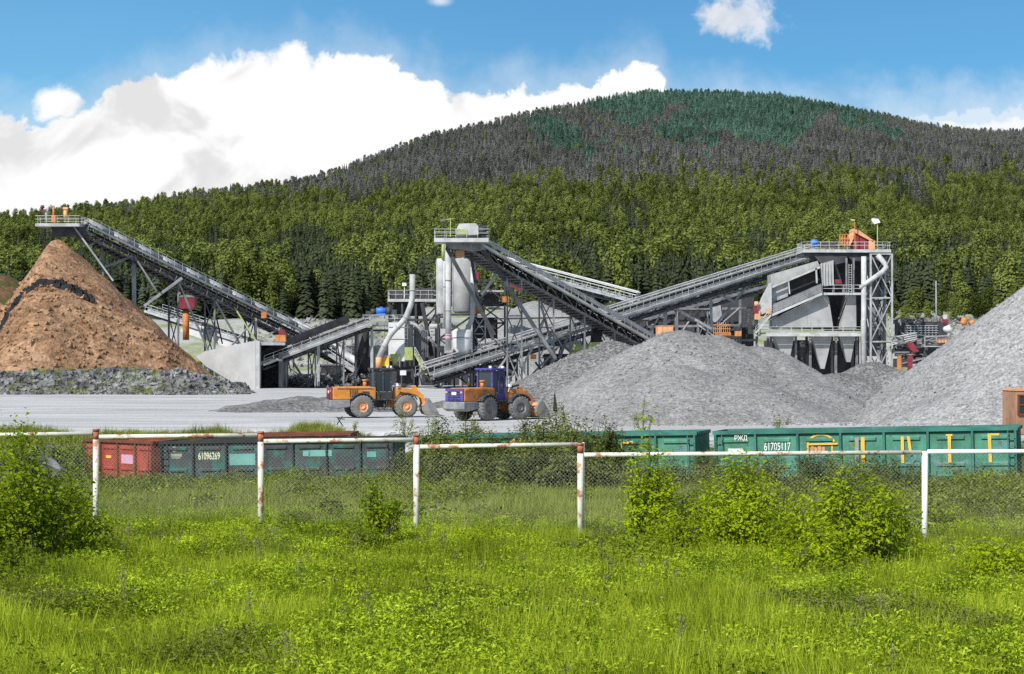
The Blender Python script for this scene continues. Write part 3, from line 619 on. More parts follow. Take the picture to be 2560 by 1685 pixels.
def seedplant(seed, mat, h=0.75, n=22):
    r = np.random.default_rng(seed); b_ = MB(); heads = []
    for i in range(4):
        a = r.uniform(0, 6.28); d = r.uniform(0.03, 0.16); hh = h*r.uniform(0.6, 1.1); p = [(0, 0, 0), (math.cos(a)*d*.5, math.sin(a)*d*.5, hh*.6), (math.cos(a)*d, math.sin(a)*d, hh)]
        b_.tube(p, 0.004, 4, False); heads.append(p[-1])
    o = b_.build('x', mat); v0 = np.array([tuple(q.co) for q in o.data.vertices]); f0 = np.array([tuple(p.vertices) for p in o.data.polygons if len(p.vertices) == 4]); bpy.data.objects.remove(o)
    c = np.concatenate([np.array(q)+r.normal(0, 0.028, (n, 3))*(1, 1, 1.2) for q in heads]); v1, f1_ = leaf_arrays(c, 0.028*r.uniform(.6, 1.3, len(c)), r, .4, .7)
    return np_mesh('seed', np.concatenate([v0, v1]), np.concatenate([f0, f1_+len(v0)]), mat, r.random(len(f0)+len(f1_)))
gr_protos = [proto('g1', tuft(1, 24, 0.46, 0.015, 0.17, M['grass'], 0.55)), proto('g2', tuft(2, 24, 0.36, 0.017, 0.18, M['grass'], 0.8)), proto('g3', tuft(3, 20, 0.60, 0.013, 0.15, M['grass'], 0.4)), proto('g4', tuft(4, 26, 0.28, 0.018, 0.2, M['grass'], 0.9))]
fg_protos = [proto('h1', tuft(5, 26, 0.62, 0.022, 0.3, M['grassfar'], 0.45, 1)), proto('h2', tuft(6, 26, 0.5, 0.026, 0.34, M['grassfar'], 0.6, 1)), proto('h3', tuft(7, 30, 0.4, 0.03, 0.36, M['grassfar'], 0.8, 1))]
wd_protos = [proto('w1', weedplant(11, 90, 0.40, 0.055, M['weed'])), proto('w2', weedplant(12, 100, 0.50, 0.05, M['weed'], 0.18)), proto('w3', weedplant(13, 70, 0.34, 0.07, M['weed'], 0.16)), proto('w4', seedplant(14, M['seed'])), proto('w5', weedplant(15, 70, 0.42, 0.055, M['leafmid'], 0.16)), proto('w6', weedplant(16, 120, 0.55, 0.04, M['leafdark'], 0.2))]
def spread(n, y0, y1, pw, fan=0.29):
    t = RNG.random(n); y = (y0**pw+(y1**pw-y0**pw)*t)**(1/pw); x = RNG.uniform(-1, 1, n)*(fan*y+7.5); return x, y
x, y = spread(64000, 12, 52, 1.1); z = np.array([gz(a, c) for a, c in zip(x, y)])
dens = np.array([nz(a*0.5, c*0.5, 4) for a, c in zip(x, y)])
vi = np.where(dens > 0.15, RNG.choice([0, 2, 2], len(x)), RNG.choice([0, 1, 3, 1], len(x)))
tag(scatter('meadow_grass', np.stack([x, y, z-0.02], 1), RNG.uniform(0, 6.28, len(x)), RNG.uniform(0.75, 1.25, len(x))*(1+0.25*dens), vi, gr_protos), 'long bright yellow green grass filling the foreground meadow', 'grass', None, 'stuff')
xs, ys = spread(60000, 50, 112, 1.2); keep = np.array([c < float(np.interp(a, [-12, 8], [103, 83])) for a, c in zip(xs, ys)]); xs = xs[keep]; ys = ys[keep]
n2 = 15000; xb = RNG.uniform(-36, 3, n2); yb_ = np.interp(xb, [-12, 8], [115.5, 99])+RNG.uniform(0, 7.0, n2)*RNG.random(n2)**0.6
kb = np.array([(t-float(np.interp(a, [-12, 8], [115.5, 99]))) < 4.2+5.0*nz(a*.22, 1.0) for a, t in zip(xb, yb_)]); xb = xb[kb]; yb_ = yb_[kb]
xs = np.concatenate([xs, xb]); ys = np.concatenate([ys, yb_])
pr_ = RNG.uniform(-30, 560, 900); yr_ = RNG.uniform(238, 256, 900); xr_ = (pr_-CX)/F*yr_; kr_ = np.array([nz(a*.12, 3.3)+0.6*nz(a*.4, c*.2) > 0.02 for a, c in zip(xr_, yr_)]); xr_ = xr_[kr_]; yr_ = yr_[kr_]
zs = np.array([gz(a, c) for a, c in zip(xs, ys)]+[max(gz(a, c), rockridge(a, c))+.1 for a, c in zip(xr_, yr_)]); xs = np.concatenate([xs, xr_]); ys = np.concatenate([ys, yr_])
dn = np.array([nz(a*0.2, c*0.2, 4) for a, c in zip(xs, ys)])
tag(scatter('bank_grass', np.stack([xs, ys, zs-0.03], 1), RNG.uniform(0, 6.28, len(xs)), RNG.uniform(0.6, 1.3, len(xs))*(1+0.5*dn), RNG.integers(0, 3, len(xs)), fg_protos), 'duller long grass beyond the fence and along the railway bank', 'grass', None, 'stuff')
xw, yw = spread(82000, 12, 56, 1.15); cl = np.array([nz(a*0.28, c*0.28, 14)+0.6*nz(a*0.9, c*0.9, 2)+0.012*(c-36) for a, c in zip(xw, yw)]); k = cl > RNG.normal(-0.02, 0.22, len(cl)); xw = xw[k]; yw = yw[k]
zw = np.array([gz(a, c) for a, c in zip(xw, yw)])
vw = RNG.choice([0, 1, 2, 3, 4], len(xw), p=[.28, .27, .26, .008, .182]); dk_ = np.array([nz(a*0.30, c*0.16, 30)+0.5*nz(a*.8, c*.6, 7) for a, c in zip(xw, yw)]); vw = np.where(dk_ > 0.34, RNG.choice([4, 4, 4, 5], len(xw)), vw)
tag(scatter('meadow_weeds', np.stack([xw, yw, zw-0.02], 1), RNG.uniform(0, 6.28, len(xw)), RNG.uniform(0.6, 1.25, len(xw)), vw, wd_protos), 'leafy weeds and dry seed heads mixed into the meadow', 'weeds', None, 'stuff')
xq, yq = spread(15000, 50, 104, 1.2); kq = np.array([c < float(np.interp(a, [-12, 8], [103, 83.5])) and nz(a*.16, c*.12, 21)+0.7*nz(a*.6, c*.4, 3)+0.018*(c-float(np.interp(a, [-12, 8], [92, 74]))) > 0.0 for a, c in zip(xq, yq)]); xq = xq[kq]; yq = yq[kq]
zq = np.array([gz(a, c) for a, c in zip(xq, yq)])
bk_protos = [proto('b1', weedplant(31, 70, 0.62, 0.10, M['leafmid'], 0.26)), proto('b2', weedplant(32, 80, 0.8, 0.09, M['leafdark'], 0.26)), proto('b3', weedplant(33, 60, 0.5, 0.11, M['grassfar'], 0.28))]
tag(scatter('bank_weeds', np.stack([xq, yq, zq-0.03], 1), RNG.uniform(0, 6.28, len(xq)), RNG.uniform(0.6, 1.5, len(xq)), RNG.integers(0, 3, len(xq)), bk_protos), 'tall rough weeds overgrowing the bank between the fence and the wagons', 'weeds', None, 'stuff')
fb = MB(); rfl = random.Random(5)
for i in range(170):
    yy2 = rfl.uniform(16, 50); xx2 = rfl.uniform(-1, 1)*(0.26*yy2); z0 = gz(xx2, yy2)+rfl.uniform(0.25, 0.5); s = rfl.uniform(0.008, 0.017)
    for j in range(5):
        a = j*1.257; fb.add([(xx2, yy2, z0), (xx2+math.cos(a-.5)*s, yy2+math.sin(a-.5)*s, z0+.006), (xx2+math.cos(a)*s*1.5, yy2+math.sin(a)*s*1.5, z0), (xx2+math.cos(a+.5)*s, yy2+math.sin(a+.5)*s, z0+.006)], [(0, 1, 2, 3)])
tag(fb.build('meadow_flowers', M['flower']), 'tiny white flowers dotted over the meadow', 'flowers', None, 'stuff')

# ------------------------------------------------------------------ bushes
def bush(name, label, cat, base, h, r, nst, nleaf, leaf, mat, group=None, seed=0, low=0.2, flare=0.7, parts=('foliage', 'stem'), droop=0.0, asp=0.5, top=0.8):
    g = np.random.default_rng(seed+100); base = Vector(base); t0 = thing(name, label, cat, base, group); stems = []
    mb = MB()
    for i in range(nst):
        a = g.uniform(0, 6.28); rad = r*math.sqrt(g.random()) if i else 0.1*r; hh = h*(1-0.45*(rad/r)**1.5)*g.uniform(0.8, 1.04)
        p = []; wob = g.normal(0, 0.05*h, (6, 2))
        for k in range(6):
            t = k/5; p.append(base+Vector((math.cos(a)*rad*t**flare+wob[k][0]*t*.6, math.sin(a)*rad*t**flare+wob[k][1]*t*.6, hh*t-0.05)))
        mb.tube(p, 0.010*h+0.004, 5, False, 0.002*h); stems.append(np.array([tuple(q) for q in p]))
    mb.build(parts[1], M['twig'], t0)
    c = []; ax = []
    for i in range(nleaf//16+1):
        s = stems[g.integers(0, nst)]; t = low+(1-low)*g.random()**top; k = min(4, int(t*5)); u = t*5-k; q = s[k]*(1-u)+s[k+1]*u
        a = g.uniform(0, 6.28); L = (0.42*r*(1.1-t)+0.06*r)*g.random()**0.6; qc = q+np.array([math.cos(a)*L, math.sin(a)*L, g.normal(0, 0.03*h)-droop*L]); sd_ = min(0.09*r+0.03, 0.16)*g.uniform(.6, 1.4)
        for j in range(16): c.append(qc+g.normal(0, 1, 3)*sd_*np.array([1, 1, 1.25])); ax.append((math.cos(a), math.sin(a), 0.5))
    nleaf = len(c); c = np.array(c)-np.array(base); cc = c-np.array([0, 0, h*0.45]); ov = cc/(np.linalg.norm(cc*np.array([1/r, 1/r, 1.6/h]), axis=1)[:, None]+.2)*np.array([1/r, 1/r, 1.6/h]); v, f = leaf_arrays(c, leaf*g.uniform(0.55, 1.3, nleaf), g, 0.45, asp, np.array(ax), ov, 0.8)
    link(parts[0], np_mesh(parts[0], v, f, mat, g.random(nleaf)), t0); return t0
def at(px, Y): x = (px-CX)/F*Y; return (x, Y, gz(x, Y)-0.03)
BUSH = [
 ('big leafy bright green bush at the left edge in front of the fence', 40, 36, 2.35, 1.15, 34, 5200, 0.085, 'leafbright'),
 ('lower bright green bush beside the leftmost fence post', 165, 38, 1.5, 0.8, 20, 2400, 0.075, 'leafbright'),
 ('dark spreading bush low at the left edge below the bright one', 20, 31.5, 1.0, 0.9, 22, 2600, 0.07, 'leafmid'),
 ('small upright lime green bush left of the third fence post', 950, 42, 1.55, 0.42, 14, 1500, 0.07, 'leafbright'),
 ('low bushy clump left of the third fence post at its foot', 870, 41, 0.85, 0.7, 18, 1700, 0.065, 'leafmid'),
 ('tall slender sapling with dark lower leaves left of the green wagons', 1618, 44, 2.55, 0.55, 12, 2300, 0.085, 'leafbright'),
 ('pale green bush in front of the sapling', 1700, 40.5, 1.3, 0.62, 18, 2000, 0.07, 'leafbright'),
 ('largest rounded bush reaching up to the rail, middle of the right side', 1880, 42, 2.1, 1.05, 30, 5200, 0.08, 'leafbright'),
 ('broad dense bush with visible forked stems near the rightmost post', 2140, 37.5, 1.95, 0.95, 26, 4600, 0.085, 'leafbright'),
 ('low bright bush filling the gap between the two big right bushes', 1990, 39, 1.25, 0.7, 20, 2200, 0.075, 'leafbright'),
 ('low dark bush against the foot of the rightmost post', 2255, 41, 0.95, 0.55, 16, 1500, 0.06, 'leafmid'),
 ('yellowish low bush at the right edge of the meadow', 2490, 35, 0.95, 0.75, 18, 1800, 0.075, 'leafbright'),
 ('pale green low bush left of the forked stem bush', 2060, 36, 1.0, 0.8, 18, 2200, 0.08, 'leafbright'),
 ('rounded dark bush just right of the sapling by the fence', 1775, 44.5, 1.7, 0.8, 22, 3000, 0.07, 'leafmid'),
 ('broad low bush in front of the sapling on the right side', 1585, 38, 0.9, 0.9, 18, 2200, 0.075, 'leafmid'),
 ('dark low bush behind the chain link at the right of the forked bush', 2230, 44, 1.25, 0.6, 16, 1600, 0.065, 'leafmid'),
 ('bright low weeds bush at the foot of the second fence post', 720, 43, 0.75, 0.9, 18, 1600, 0.065, 'leafmid'),
 ('bright low bush between the third and fourth fence posts', 1180, 41, 0.6, 0.9, 16, 1500, 0.07, 'leafbright'),
 ('dark narrow leaved clump alone in the lower right meadow', 1850, 23.5, 0.42, 0.2, 12, 420, 0.05, 'leafdark'),
 ('dull grey green herb clump in the lower middle meadow', 1080, 25.5, 0.5, 0.42, 20, 1200, 0.045, 'leafdark'),
 ('second dull herb clump further left in the lower meadow', 860, 25, 0.36, 0.3, 14, 700, 0.045, 'leafmid'),
]
for i, (lab, px, Y, h, r, ns, nl, lf, mt) in enumerate(BUSH):
    bush('bush', lab, 'bush', at(px, Y), h*1.06+(.3 if h > 1.2 else .08), r*1.2, int(ns*1.6), int(nl*1.8), lf*1.2, M[mt], 'bushes in the meadow', i, 0.12)
SHR = [(1050, 91, 2.9), (1092, 89, 3.2), (1135, 92, 3.5), (1178, 88, 3.15), (1220, 90, 3.3), (1262, 87, 3.0), (1305, 90, 3.25), (1348, 87, 3.35), (1390, 89, 3.8), (1428, 86, 3.6), (1462, 88, 3.9), (1500, 85, 3.2), (1540, 86, 3.1), (1110, 84, 2.3), (1200, 83, 2.2), (1290, 83, 2.3), (1375, 82, 2.4), (1470, 82, 2.4)]
for i, (px, Y, h) in enumerate(SHR):
    h *= (0.86, 1.08, 0.95, 1.12, 0.9)[i % 5]
    bush('shrub', 'dark dull green shrub in the thicket behind the middle of the fence', 'shrub', at(px, Y), h+((0.35 if px > 1330 else .05) if h > 2.8 else .1), 1.25, 30, 4600, 0.15, M['leafdark'], 'shrubs of the thicket behind the fence', 40+i, 0.05)
for i, (px, Y, h) in enumerate([(1600, 81, 2.0), (1680, 79, 1.9), (1770, 80, 2.1), (1850, 78.5, 1.95), (1935, 79, 2.1), (2010, 78, 2.05), (2085, 78.5, 2.0), (2165, 77.5, 2.05), (2240, 78, 1.9), (2310, 76.5, 1.15), (2380, 77, 0.8)]):
    bush('shrub', 'dark twiggy shrub hiding the lower side of the green wagons', 'shrub', at(px, Y), h*.93, 1.15, 24, 3200, 0.115, M['leafdark'], 'shrubs before the green wagons', 70+i, 0.05)
for i, (px, Y, h, m_) in enumerate([(735, 101, 1.6, 'leafmid'), (800, 102, 1.9, 'leafmid'), (870, 100, 1.7, 'leafdark'), (940, 99, 1.6, 'leafmid'), (1000, 98, 2.2, 'leafdark')]):
    bush('shrub', 'leafy shrub growing before the dark wagon', 'shrub', at(px, Y), h, 1.0, 18, 2200, 0.13, M[m_], 'shrubs before the dark wagon', 90+i, 0.05)
for i, (px, Y, h) in enumerate([(118, 99, 3.1), (150, 100, 3.4), (180, 100, 3.3), (204, 99, 3.1), (20, 98, 2.5), (-25, 98, 2.6), (172, 97, 1.7), (100, 97, 1.6), (50, 96, 1.5)]):
    bush('shrub', 'dull shrub beside the end of the red wagon', 'shrub', at(px, Y), h, 0.9, 22, 3000, 0.14, M['leafmid'], 'shrubs beside the red wagon', 100+i, 0.05)
SAP = [(655, 117, 1.5, 'leafmid', 'sapling above the second fence post'), (730, 117, 1.1, 'leafmid', 'short sapling right of the one above the second post'), (888, 116, 1.9, 'leafmid', 'dark sapling in front of the rear wheel of the yellow loader'), (1012, 115, 2.1, 'grassfar', 'pale sapling in front of the front wheel of the yellow loader'),
       (1080, 112, 3.0, 'leafbright', 'bright lime young tree in front of the yellow loader bucket'), (1190, 112, 1.5, 'leafdark', 'dark sapling below the blue loader'), (1462, 107, 1.6, 'leafmid', 'dark sapling at the foot of the dark gravel pile'), (1950, 105, 1.9, 'leafmid', 'lone sapling before the big middle gravel pile'), (2370, 103.5, 1.9, 'leafmid', 'sapling above the green wagon roof before the pale pile'), (2522, 102.5, 2.1, 'leafbright', 'bright sapling before the rusty cabin'), (130, 117, 1.2, 'leafmid', 'leftmost short sapling at the yard edge'), (1610, 106, 2.6, 'leafbright', 'bright sapling left of the green wagons at the yard edge')]
for i, (px, Y, h, m_, lab) in enumerate(SAP):
    bush('sapling', lab, 'sapling', at(px, Y), h, 0.22*h+0.1, 7, 420, 0.12, M[m_], 'saplings along the yard edge', 120+i, 0.08, 0.9, ('crown', 'trunk'))

heap_c = [(X_(72, 97), 98.5, gz(X_(72, 97), 98)+2.55, 2.6, .8), (X_(95, 97), 100, gz(X_(95, 97), 100)+2.6, 2.4, .8)]
def heapf(x, y): return max(h-0.95*math.hypot(x-cx, y-cy) for cx, cy, h, r, _ in heap_c)+0.25*fbm(x*.8, y*.8, 3, 3)
tag(heightfield('rubble_heap', -32, -18, 92, 106, 0.25, heapf, M['rock']), 'grey rubble heap among the shrubs left of the red wagon', 'rubble heap')

for i, (px, Y, h) in enumerate([(2235, 412, 5.5), (2262, 405, 4.5), (2290, 415, 7.0), (2318, 408, 5.0), (2352, 418, 6.5), (2385, 410, 5.0), (2412, 420, 8.0), (2440, 412, 6.0), (2468, 416, 7.0), (2495, 410, 5.5), (2545, 420, 9.0)]):
    x = (px-CX)/F*Y; t = thing('young_birch', 'young light green birch before the forest, right of the screening tower', 'tree', (x, Y, gz(x, Y)-.2), 'young birches at the right forest edge')
    link('crown', near_olive[i % 3], t); link('trunk', TRUNK[M['birchbark'].name], t); t.scale = (h*1.25, h*1.25, h); t.rotation_euler = (0, 0, i*1.3)
for i, (px, Y, h) in enumerate([(500, 352, 3.6), (528, 356, 4.4), (556, 350, 3.4), (585, 358, 4.2), (615, 352, 3.2), (830, 380, 3.5), (800, 376, 3.0)]):
    x = (px-CX)/F*Y; t = thing('young_birch', 'young bushy birch on the bank behind the left conveyor', 'tree', (x, Y, gz(x, Y)-.4), 'young birches behind the left conveyor')
    link('crown', near_olive[i % 3], t); link('trunk', TRUNK[M['birchbark'].name], t); t.scale = (h*1.5, h*1.5, h); t.rotation_euler = (0, 0, i*1.7)
# ------------------------------------------------------------------ conveyors
def conveyor(label, head, tail, wid=2.6, depth=1.2, cover='hood', rails=(1,), legs=(), mat_beam='lightsteel', mat_truss='midsteel', rail_h=1.1, cov_mat='lightsteel', bay=3.0, stripes=0, skirt_h=0.9, group='belt conveyors of the crushing plant', under=0.0, belly=True, rail_mat='lightsteel', hood_r=None):
    head = Vector(head); tail = Vector(tail); mid = (head+tail)/2
    root = thing('belt_conveyor', label, 'conveyor', (mid.x, mid.y, 0), group)
    d = head-tail; L = d.length; d = d/L; s = d.cross(Z).normalized()
    if s.y > 0: s = -s            # s points to the camera side
    u = s.cross(d); u = u if u.z > 0 else -u
    q = lambda t, a, h: tail+d*t+s*a+u*h
    hw = wid/2; n = max(3, int(L/bay))
    tr = MB()
    for a in (-hw, hw):
        if depth > 0: tr.beam(q(0, a, -depth), q(L, a, -depth), 0.22, 0.22)
        for i in range(n+1):
            t = L*i/n
            if depth > 0:
                tr.beam(q(t, a, -depth+.1), q(t, a, -.15), 0.12, 0.12, s)
                if i < n: tr.beam(q(t, a, -depth), q(t+L/n, a, -.1), 0.09, 0.09, s)
    m2 = int(L/1.0)
    for i in range(m2+1):
        t = L*i/m2; tr.beam(q(t, -hw-under, -depth*0.98-.06), q(t, hw+under, -depth*0.98-.06), 0.11, 0.16, d)
        if i % 3 == 0 and i < m2-2: tr.beam(q(t, -hw, -depth-.03), q(t+3*L/m2, hw, -depth-.03), 0.07, 0.07)
    tr.build('truss', M[mat_truss], root)
    bm_ = MB()
    for a in (-hw-.14, hw+.14): bm_.beam(q(-.2, a, 0), q(L+.2, a, 0), 0.16, 0.42)
    for k in range(stripes): bm_.beam(q(-.2, hw+.2, -0.62*(k+1)), q(L, hw+.2, -0.62*(k+1)), 0.12, 0.2)
    bm_.build('side_beam', M[mat_beam], root)
    be = MB()
    be.beam(q(0, 0, .42), q(L, 0, .42), wid*0.55, 0.06); be.beam(q(0, 0, -.35), q(L, 0, -.35), wid*0.5, 0.05)
    be.build('belt', M['black'], root)
    if depth > 0 and belly: MB().beam(q(.1, 0, -depth+.12), q(L-.1, 0, -depth+.12), wid-.26+2*under*.0, 0.05).build('guard_sheet', M['darksteel'], root)
    idl = MB(); m3 = int(L/1.3)
    for i in range(m3+1):
        t = L*i/m3; idl.beam(q(t, -hw*.7, .28), q(t, hw*.7, .28), 0.14, 0.12, d); idl.beam(q(t, hw*.62, .0), q(t, hw*.62, .65), 0.1, 0.1, d)
    idl.build('idler_set', M['darksteel'], root)
    if cover == 'hood':
        hb = MB(); r = hood_r or wid*0.36; k = 9; ns = max(2, int(L/4.2))
        for j in range(ns):
            t0 = L*j/ns+.04; t1 = L*(j+1)/ns-.04; vs = []
            for tt in (t0, t1):
                for rr_ in (r, r-.07): vs += [q(tt, math.cos(math.pi*i/k)*rr_, .50+math.sin(math.pi*i/k)*rr_) for i in range(k+1)]
            fs = []
            for i in range(k):
                a_, b2, c_, d_ = i, k+1+i, 2*(k+1)+i, 3*(k+1)+i
                fs += [(a_, a_+1, c_+1, c_), (b2, d_, d_+1, b2+1), (a_, b2, b2+1, a_+1), (c_, c_+1, d_+1, d_)]
            hb.add(vs, fs, True)
        hb.build('belt_hood', M[cov_mat], root)
    elif cover == 'skirt':
        hb = MB()
        for sg in (1,):
            a0 = q(0, hw+.05, .55); vs = [q(0, hw+.12, .62), q(L, hw+.12, .62), q(L, hw-.55, .62+skirt_h), q(0, hw-.55, .62+skirt_h)]
            hb.prism(vs, u*0.06)
        hb.build('side_skirt', M[cov_mat], root)
    elif cover == 'roof':
        hb = MB()
        for j, (a, h) in enumerate(((hw*.75, .95), (hw*.35, 1.35), (-hw*.15, 1.6), (-hw*.7, 1.45))):
            hb.beam(q(0, a, h), q(L, a, h), 0.42, 0.10)
        for i in range(int(L/3)+1):
            t = min(L, i*3.0); hb.beam(q(t, hw*.8, 0), q(t, hw*.75, .95), .07, .07, d); hb.beam(q(t, hw*.75, .93), q(t, -hw*.7, 1.42), .06, .06, d)
        hb.build('roof_sheets', M[cov_mat], root)
    for sg in rails:
        wk = MB(); a1 = sg*(hw+.24); a2 = sg*(hw+.95)
        wk.prism([q(0, a1, -.12), q(L, a1, -.12), q(L, a2, -.12), q(0, a2, -.12)], u*0.06)
        wk.beam(q(-.2, a2, -.2), q(L+.2, a2, -.2), 0.12, 0.34)
        wk.build('walkway', M[mat_beam], root)
        rl = MB(); np_ = int(L/1.5)
        for i in range(np_+1): t = L*i/np_; rl.beam(q(t, a2, -.05), q(t, a2, -.05)+Vector((0, 0, rail_h)), 0.06, 0.06, d)
        for hh in (rail_h, rail_h*.55): rl.beam(q(0, a2, -.05)+Vector((0, 0, hh)), q(L, a2, -.05)+Vector((0, 0, hh)), 0.065, 0.065)
        rl.build('handrail', M[rail_mat], root)
    for lg in legs:     # ('two points', width, material) in world space
        a, b_, w_, mt = lg
        MB().beam(a, b_, w_, w_*0.9).build('support_leg', M[mt], root)
    return root, q, L
def platform(mb_deck, mb_rail, c0, c1, z, yd0, yd1, th=0.35, rail=1.1, step=1.4):
    """rectangular deck between x of c0 and c1, from depth yd0 to yd1, rails on front and ends"""
    x0, x1 = c0, c1
    mb_deck.box(((x0+x1)/2, (yd0+yd1)/2, z-th/2), (abs(x1-x0), yd1-yd0, th))
    def run(a, b):
        n = max(1, int((b-a).length/step))
        for i in range(n+1): p = a+(b-a)*i/n; mb_rail.beam(p, p+Vector((0, 0, rail)), 0.06, 0.06, Vector((0, 1, 0)))
        for h in (rail, rail*.55): mb_rail.beam(a+Vector((0, 0, h)), b+Vector((0, 0, h)), 0.065, 0.065)
    A, B, C, D = Vector((x0, yd0, z)), Vector((x1, yd0, z)), Vector((x1, yd1, z)), Vector((x0, yd1, z))
    run(A, B); run(D, C); run(A, D); run(B, C)
def X(px, Y): return (px-CX)/F*Y
def H(py, Y): return CAMZ+(HY-py)/F*Y
def truss_tower(mb, x0, x1, y0, y1, z0, z1, nb, w=0.3, wd=0.16):
    for x in (x0, x1):
        for y in (y0, y1): mb.beam((x, y, z0), (x, y, z1), w, w, Vector((0, 1, 0)))
    for i in range(nb+1):
        z = z0+(z1-z0)*i/nb
        for y in (y0, y1): mb.beam((x0, y, z), (x1, y, z), wd, wd)
        for x in (x0, x1): mb.beam((x, y0, z), (x, y1, z), wd*.9, wd*.9)
        if i < nb:
            zz = z0+(z1-z0)*(i+1)/nb
            for y in (y0, y1): mb.beam((x0, y-.02, z), (x1, y-.02, zz), wd*.8, wd*.8); mb.beam((x1, y+.1, z), (x0, y+.1, zz), wd*.8, wd*.8)
            for x in (x0, x1): mb.beam((x, y0, z), (x, y1, zz), wd*.7, wd*.7)
def stairs(root, a, b, wid=0.9, mat='lightsteel', rail=True, rmat=None):
    a = Vector(a); b = Vector(b); mb = MB(); d = b-a; n = max(4, int(abs(d.z)/0.24)); sy = Vector((0, wid/2, 0))
    for s in (-1, 1): mb.beam(a+sy*s, b+sy*s, 0.08, 0.3)
    for i in range(n): p = a+d*(i+.5)/n; mb.box(p, (0.28, wid-.1, 0.06))
    mb.build('stair_flight', M[mat], root)
    if rail:
        mb = MB()
        for s in (-1, 1):
            for i in range(0, n+1, 4): p = a+d*i/n+sy*s; mb.beam(p, p+Vector((0, 0, 1.0)), .06, .06, Vector((0, 1, 0)))
            for h in (1.0, .55): mb.beam(a+sy*s+Vector((0, 0, h)), b+sy*s+Vector((0, 0, h)), .06, .06)
        mb.build('stair_rail', M[rmat or mat], root)

# 1. left stacker conveyor over the brown pile
YH, YT = 292, 326
hd = P(212, 566, YH); tl = P(892, 902, YT)
L1 = [(P(332, 640, 297)+V(0, 1.0, 0), P(332, 800, 297)+V(0, 1, 0), .55, 'steel'), (P(455, 695, 300), P(360, 765, 298), .42, 'steel'), (P(331, 640, 296), P(262, 668, 296), .38, 'steel'), (P(186, 568, 290), P(283, 702, 290), .26, 'steel'),
      (P(254, 600, 294), P(258, 690, 294), .3, 'midsteel'), (P(252, 598, 293), P(222, 616, 293), .26, 'steel'), (P(336, 640, 296), P(392, 728, 296), .28, 'midsteel'), (P(398, 700, 299), P(345, 735, 299), .24, 'steel'),
      (P(203, 590, 294), P(203, 650, 294), .24, 'steel'), (P(277, 640, 297), P(281, 700, 297), .26, 'midsteel'), (P(262, 670, 297), P(230, 690, 297), .24, 'steel'), (P(586, 768, 308), P(640, 852, 308), .26, 'palegreen'), (P(640, 800, 310), P(640, 856, 312), .3, 'steel'), (P(700, 820, 312), P(640, 855, 311), .26, 'steel'),
      (P(300, 690, 299), P(318, 716, 299), .26, 'darksteel'), (P(540, 790, 308), P(556, 860, 308), .22, 'darksteel'), (P(796, 880, 318), P(796, 966, 318), .45, 'steel')]
c1, q1, Ln1 = conveyor('longest left conveyor with grey tube hood rising to the head above the brown pile', hd, tl, 2.6, 1.7, 'hood', (1, -1), L1, under=0.5, hood_r=0.8, cov_mat='steel', mat_beam='steel')
dk = MB(); rl = MB(); platform(dk, rl, X(98, 291), X(208, 291), H(561, 291), 288.5, 293.5, 0.45); dk.build('head_platform', M['lightsteel'], c1); rl.build('platform_rail', M['lightsteel'], c1)
mb = MB(); mb.prism([P(128, 568, 290), P(205, 566, 290), P(238, 590, 290), P(196, 588, 290), P(132, 592, 290)], (0, 2.6, 0)); mb.build('head_chute', M['darksteel'], c1)
mb = MB(); mb.box(P(135, 547, 291), (0.6, .8, 1.0)); mb.cyl(P(134, 545, 291), P(134, 514, 291), .16, 8); mb.build('drive_motor', M['rustorange'], c1)
mb = MB(); mb.tube([P(118, 552, 291.5), P(116, 530, 291.5), P(122, 514, 291.5), P(130, 520, 291.5)], .28, 8); mb.build('dust_sleeve', M['lightsteel'], c1)
mb = MB(); mb.cyl(P(164, 545, 291), P(164, 526, 291), .3, 10); mb.box(P(164, 521, 291), (.7, .6, .35)); mb.build('gear_case', M['peach'], c1)
mb = MB(); mb.cyl(P(106, 540, 291), P(106, 520, 291), .08, 8); mb.cyl(P(106, 520, 291), P(106, 513, 291), .34, 10, .22); mb.build('warning_lamp', M['maroon'], c1)
mb = MB(); mb.box(P(664, 792, 312)+V(0, -1.9, 0.2), (0.8, .6, .9)); mb.build('switch_box', M['rustorange'], c1)

# 2. short conveyor rising from the concrete block to the crusher platform
c2, q2, _ = conveyor('short dark conveyor rising out of the concrete block to the bunker platform', P(918, 805, 300), P(644, 908, 290), 2.2, 1.0, None, (1,), [(P(796, 862, 294), P(796, 966, 294), .42, 'steel'), (P(889, 830, 298), P(889, 940, 298), .3, 'darksteel'), (P(898, 822, 298), P(930, 812, 298), .3, 'palegreen'), (P(733, 905, 292), P(770, 965, 296), .25, 'midsteel')], 'lightsteel', 'darksteel')
mb = MB(); qq = q2; mb.prism([qq(1, -1.2, .7), qq(17, -1.2, .7), qq(17, -1.2, 1.9), qq(6, -1.2, 1.7), qq(1, -1.2, 1.2)], (0, 0.08, 0)); mb.build('back_plate', M['darksteel'], c2)
# 3. white feeder conveyor behind the brown pile
c3, q3, _ = conveyor('low pale conveyor running behind the right foot of the brown pile', P(385, 776, 332), P(640, 858, 318), 2.0, 0.8, None, (1, -1), [(P(530, 840, 320), P(536, 870, 320), .3, 'lightsteel'), (P(452, 815, 324), P(470, 835, 324), .3, 'palegreen')], 'lightsteel', 'midsteel')
mb = MB(); mb.prism([q3(0, 1.6, -.4), q3(15.5, 1.6, -.4), q3(15.5, 1.6, -1.7), q3(0, 1.6, -1.7)], (0, .1, 0)); mb.build('side_plate', M['white'], c3)
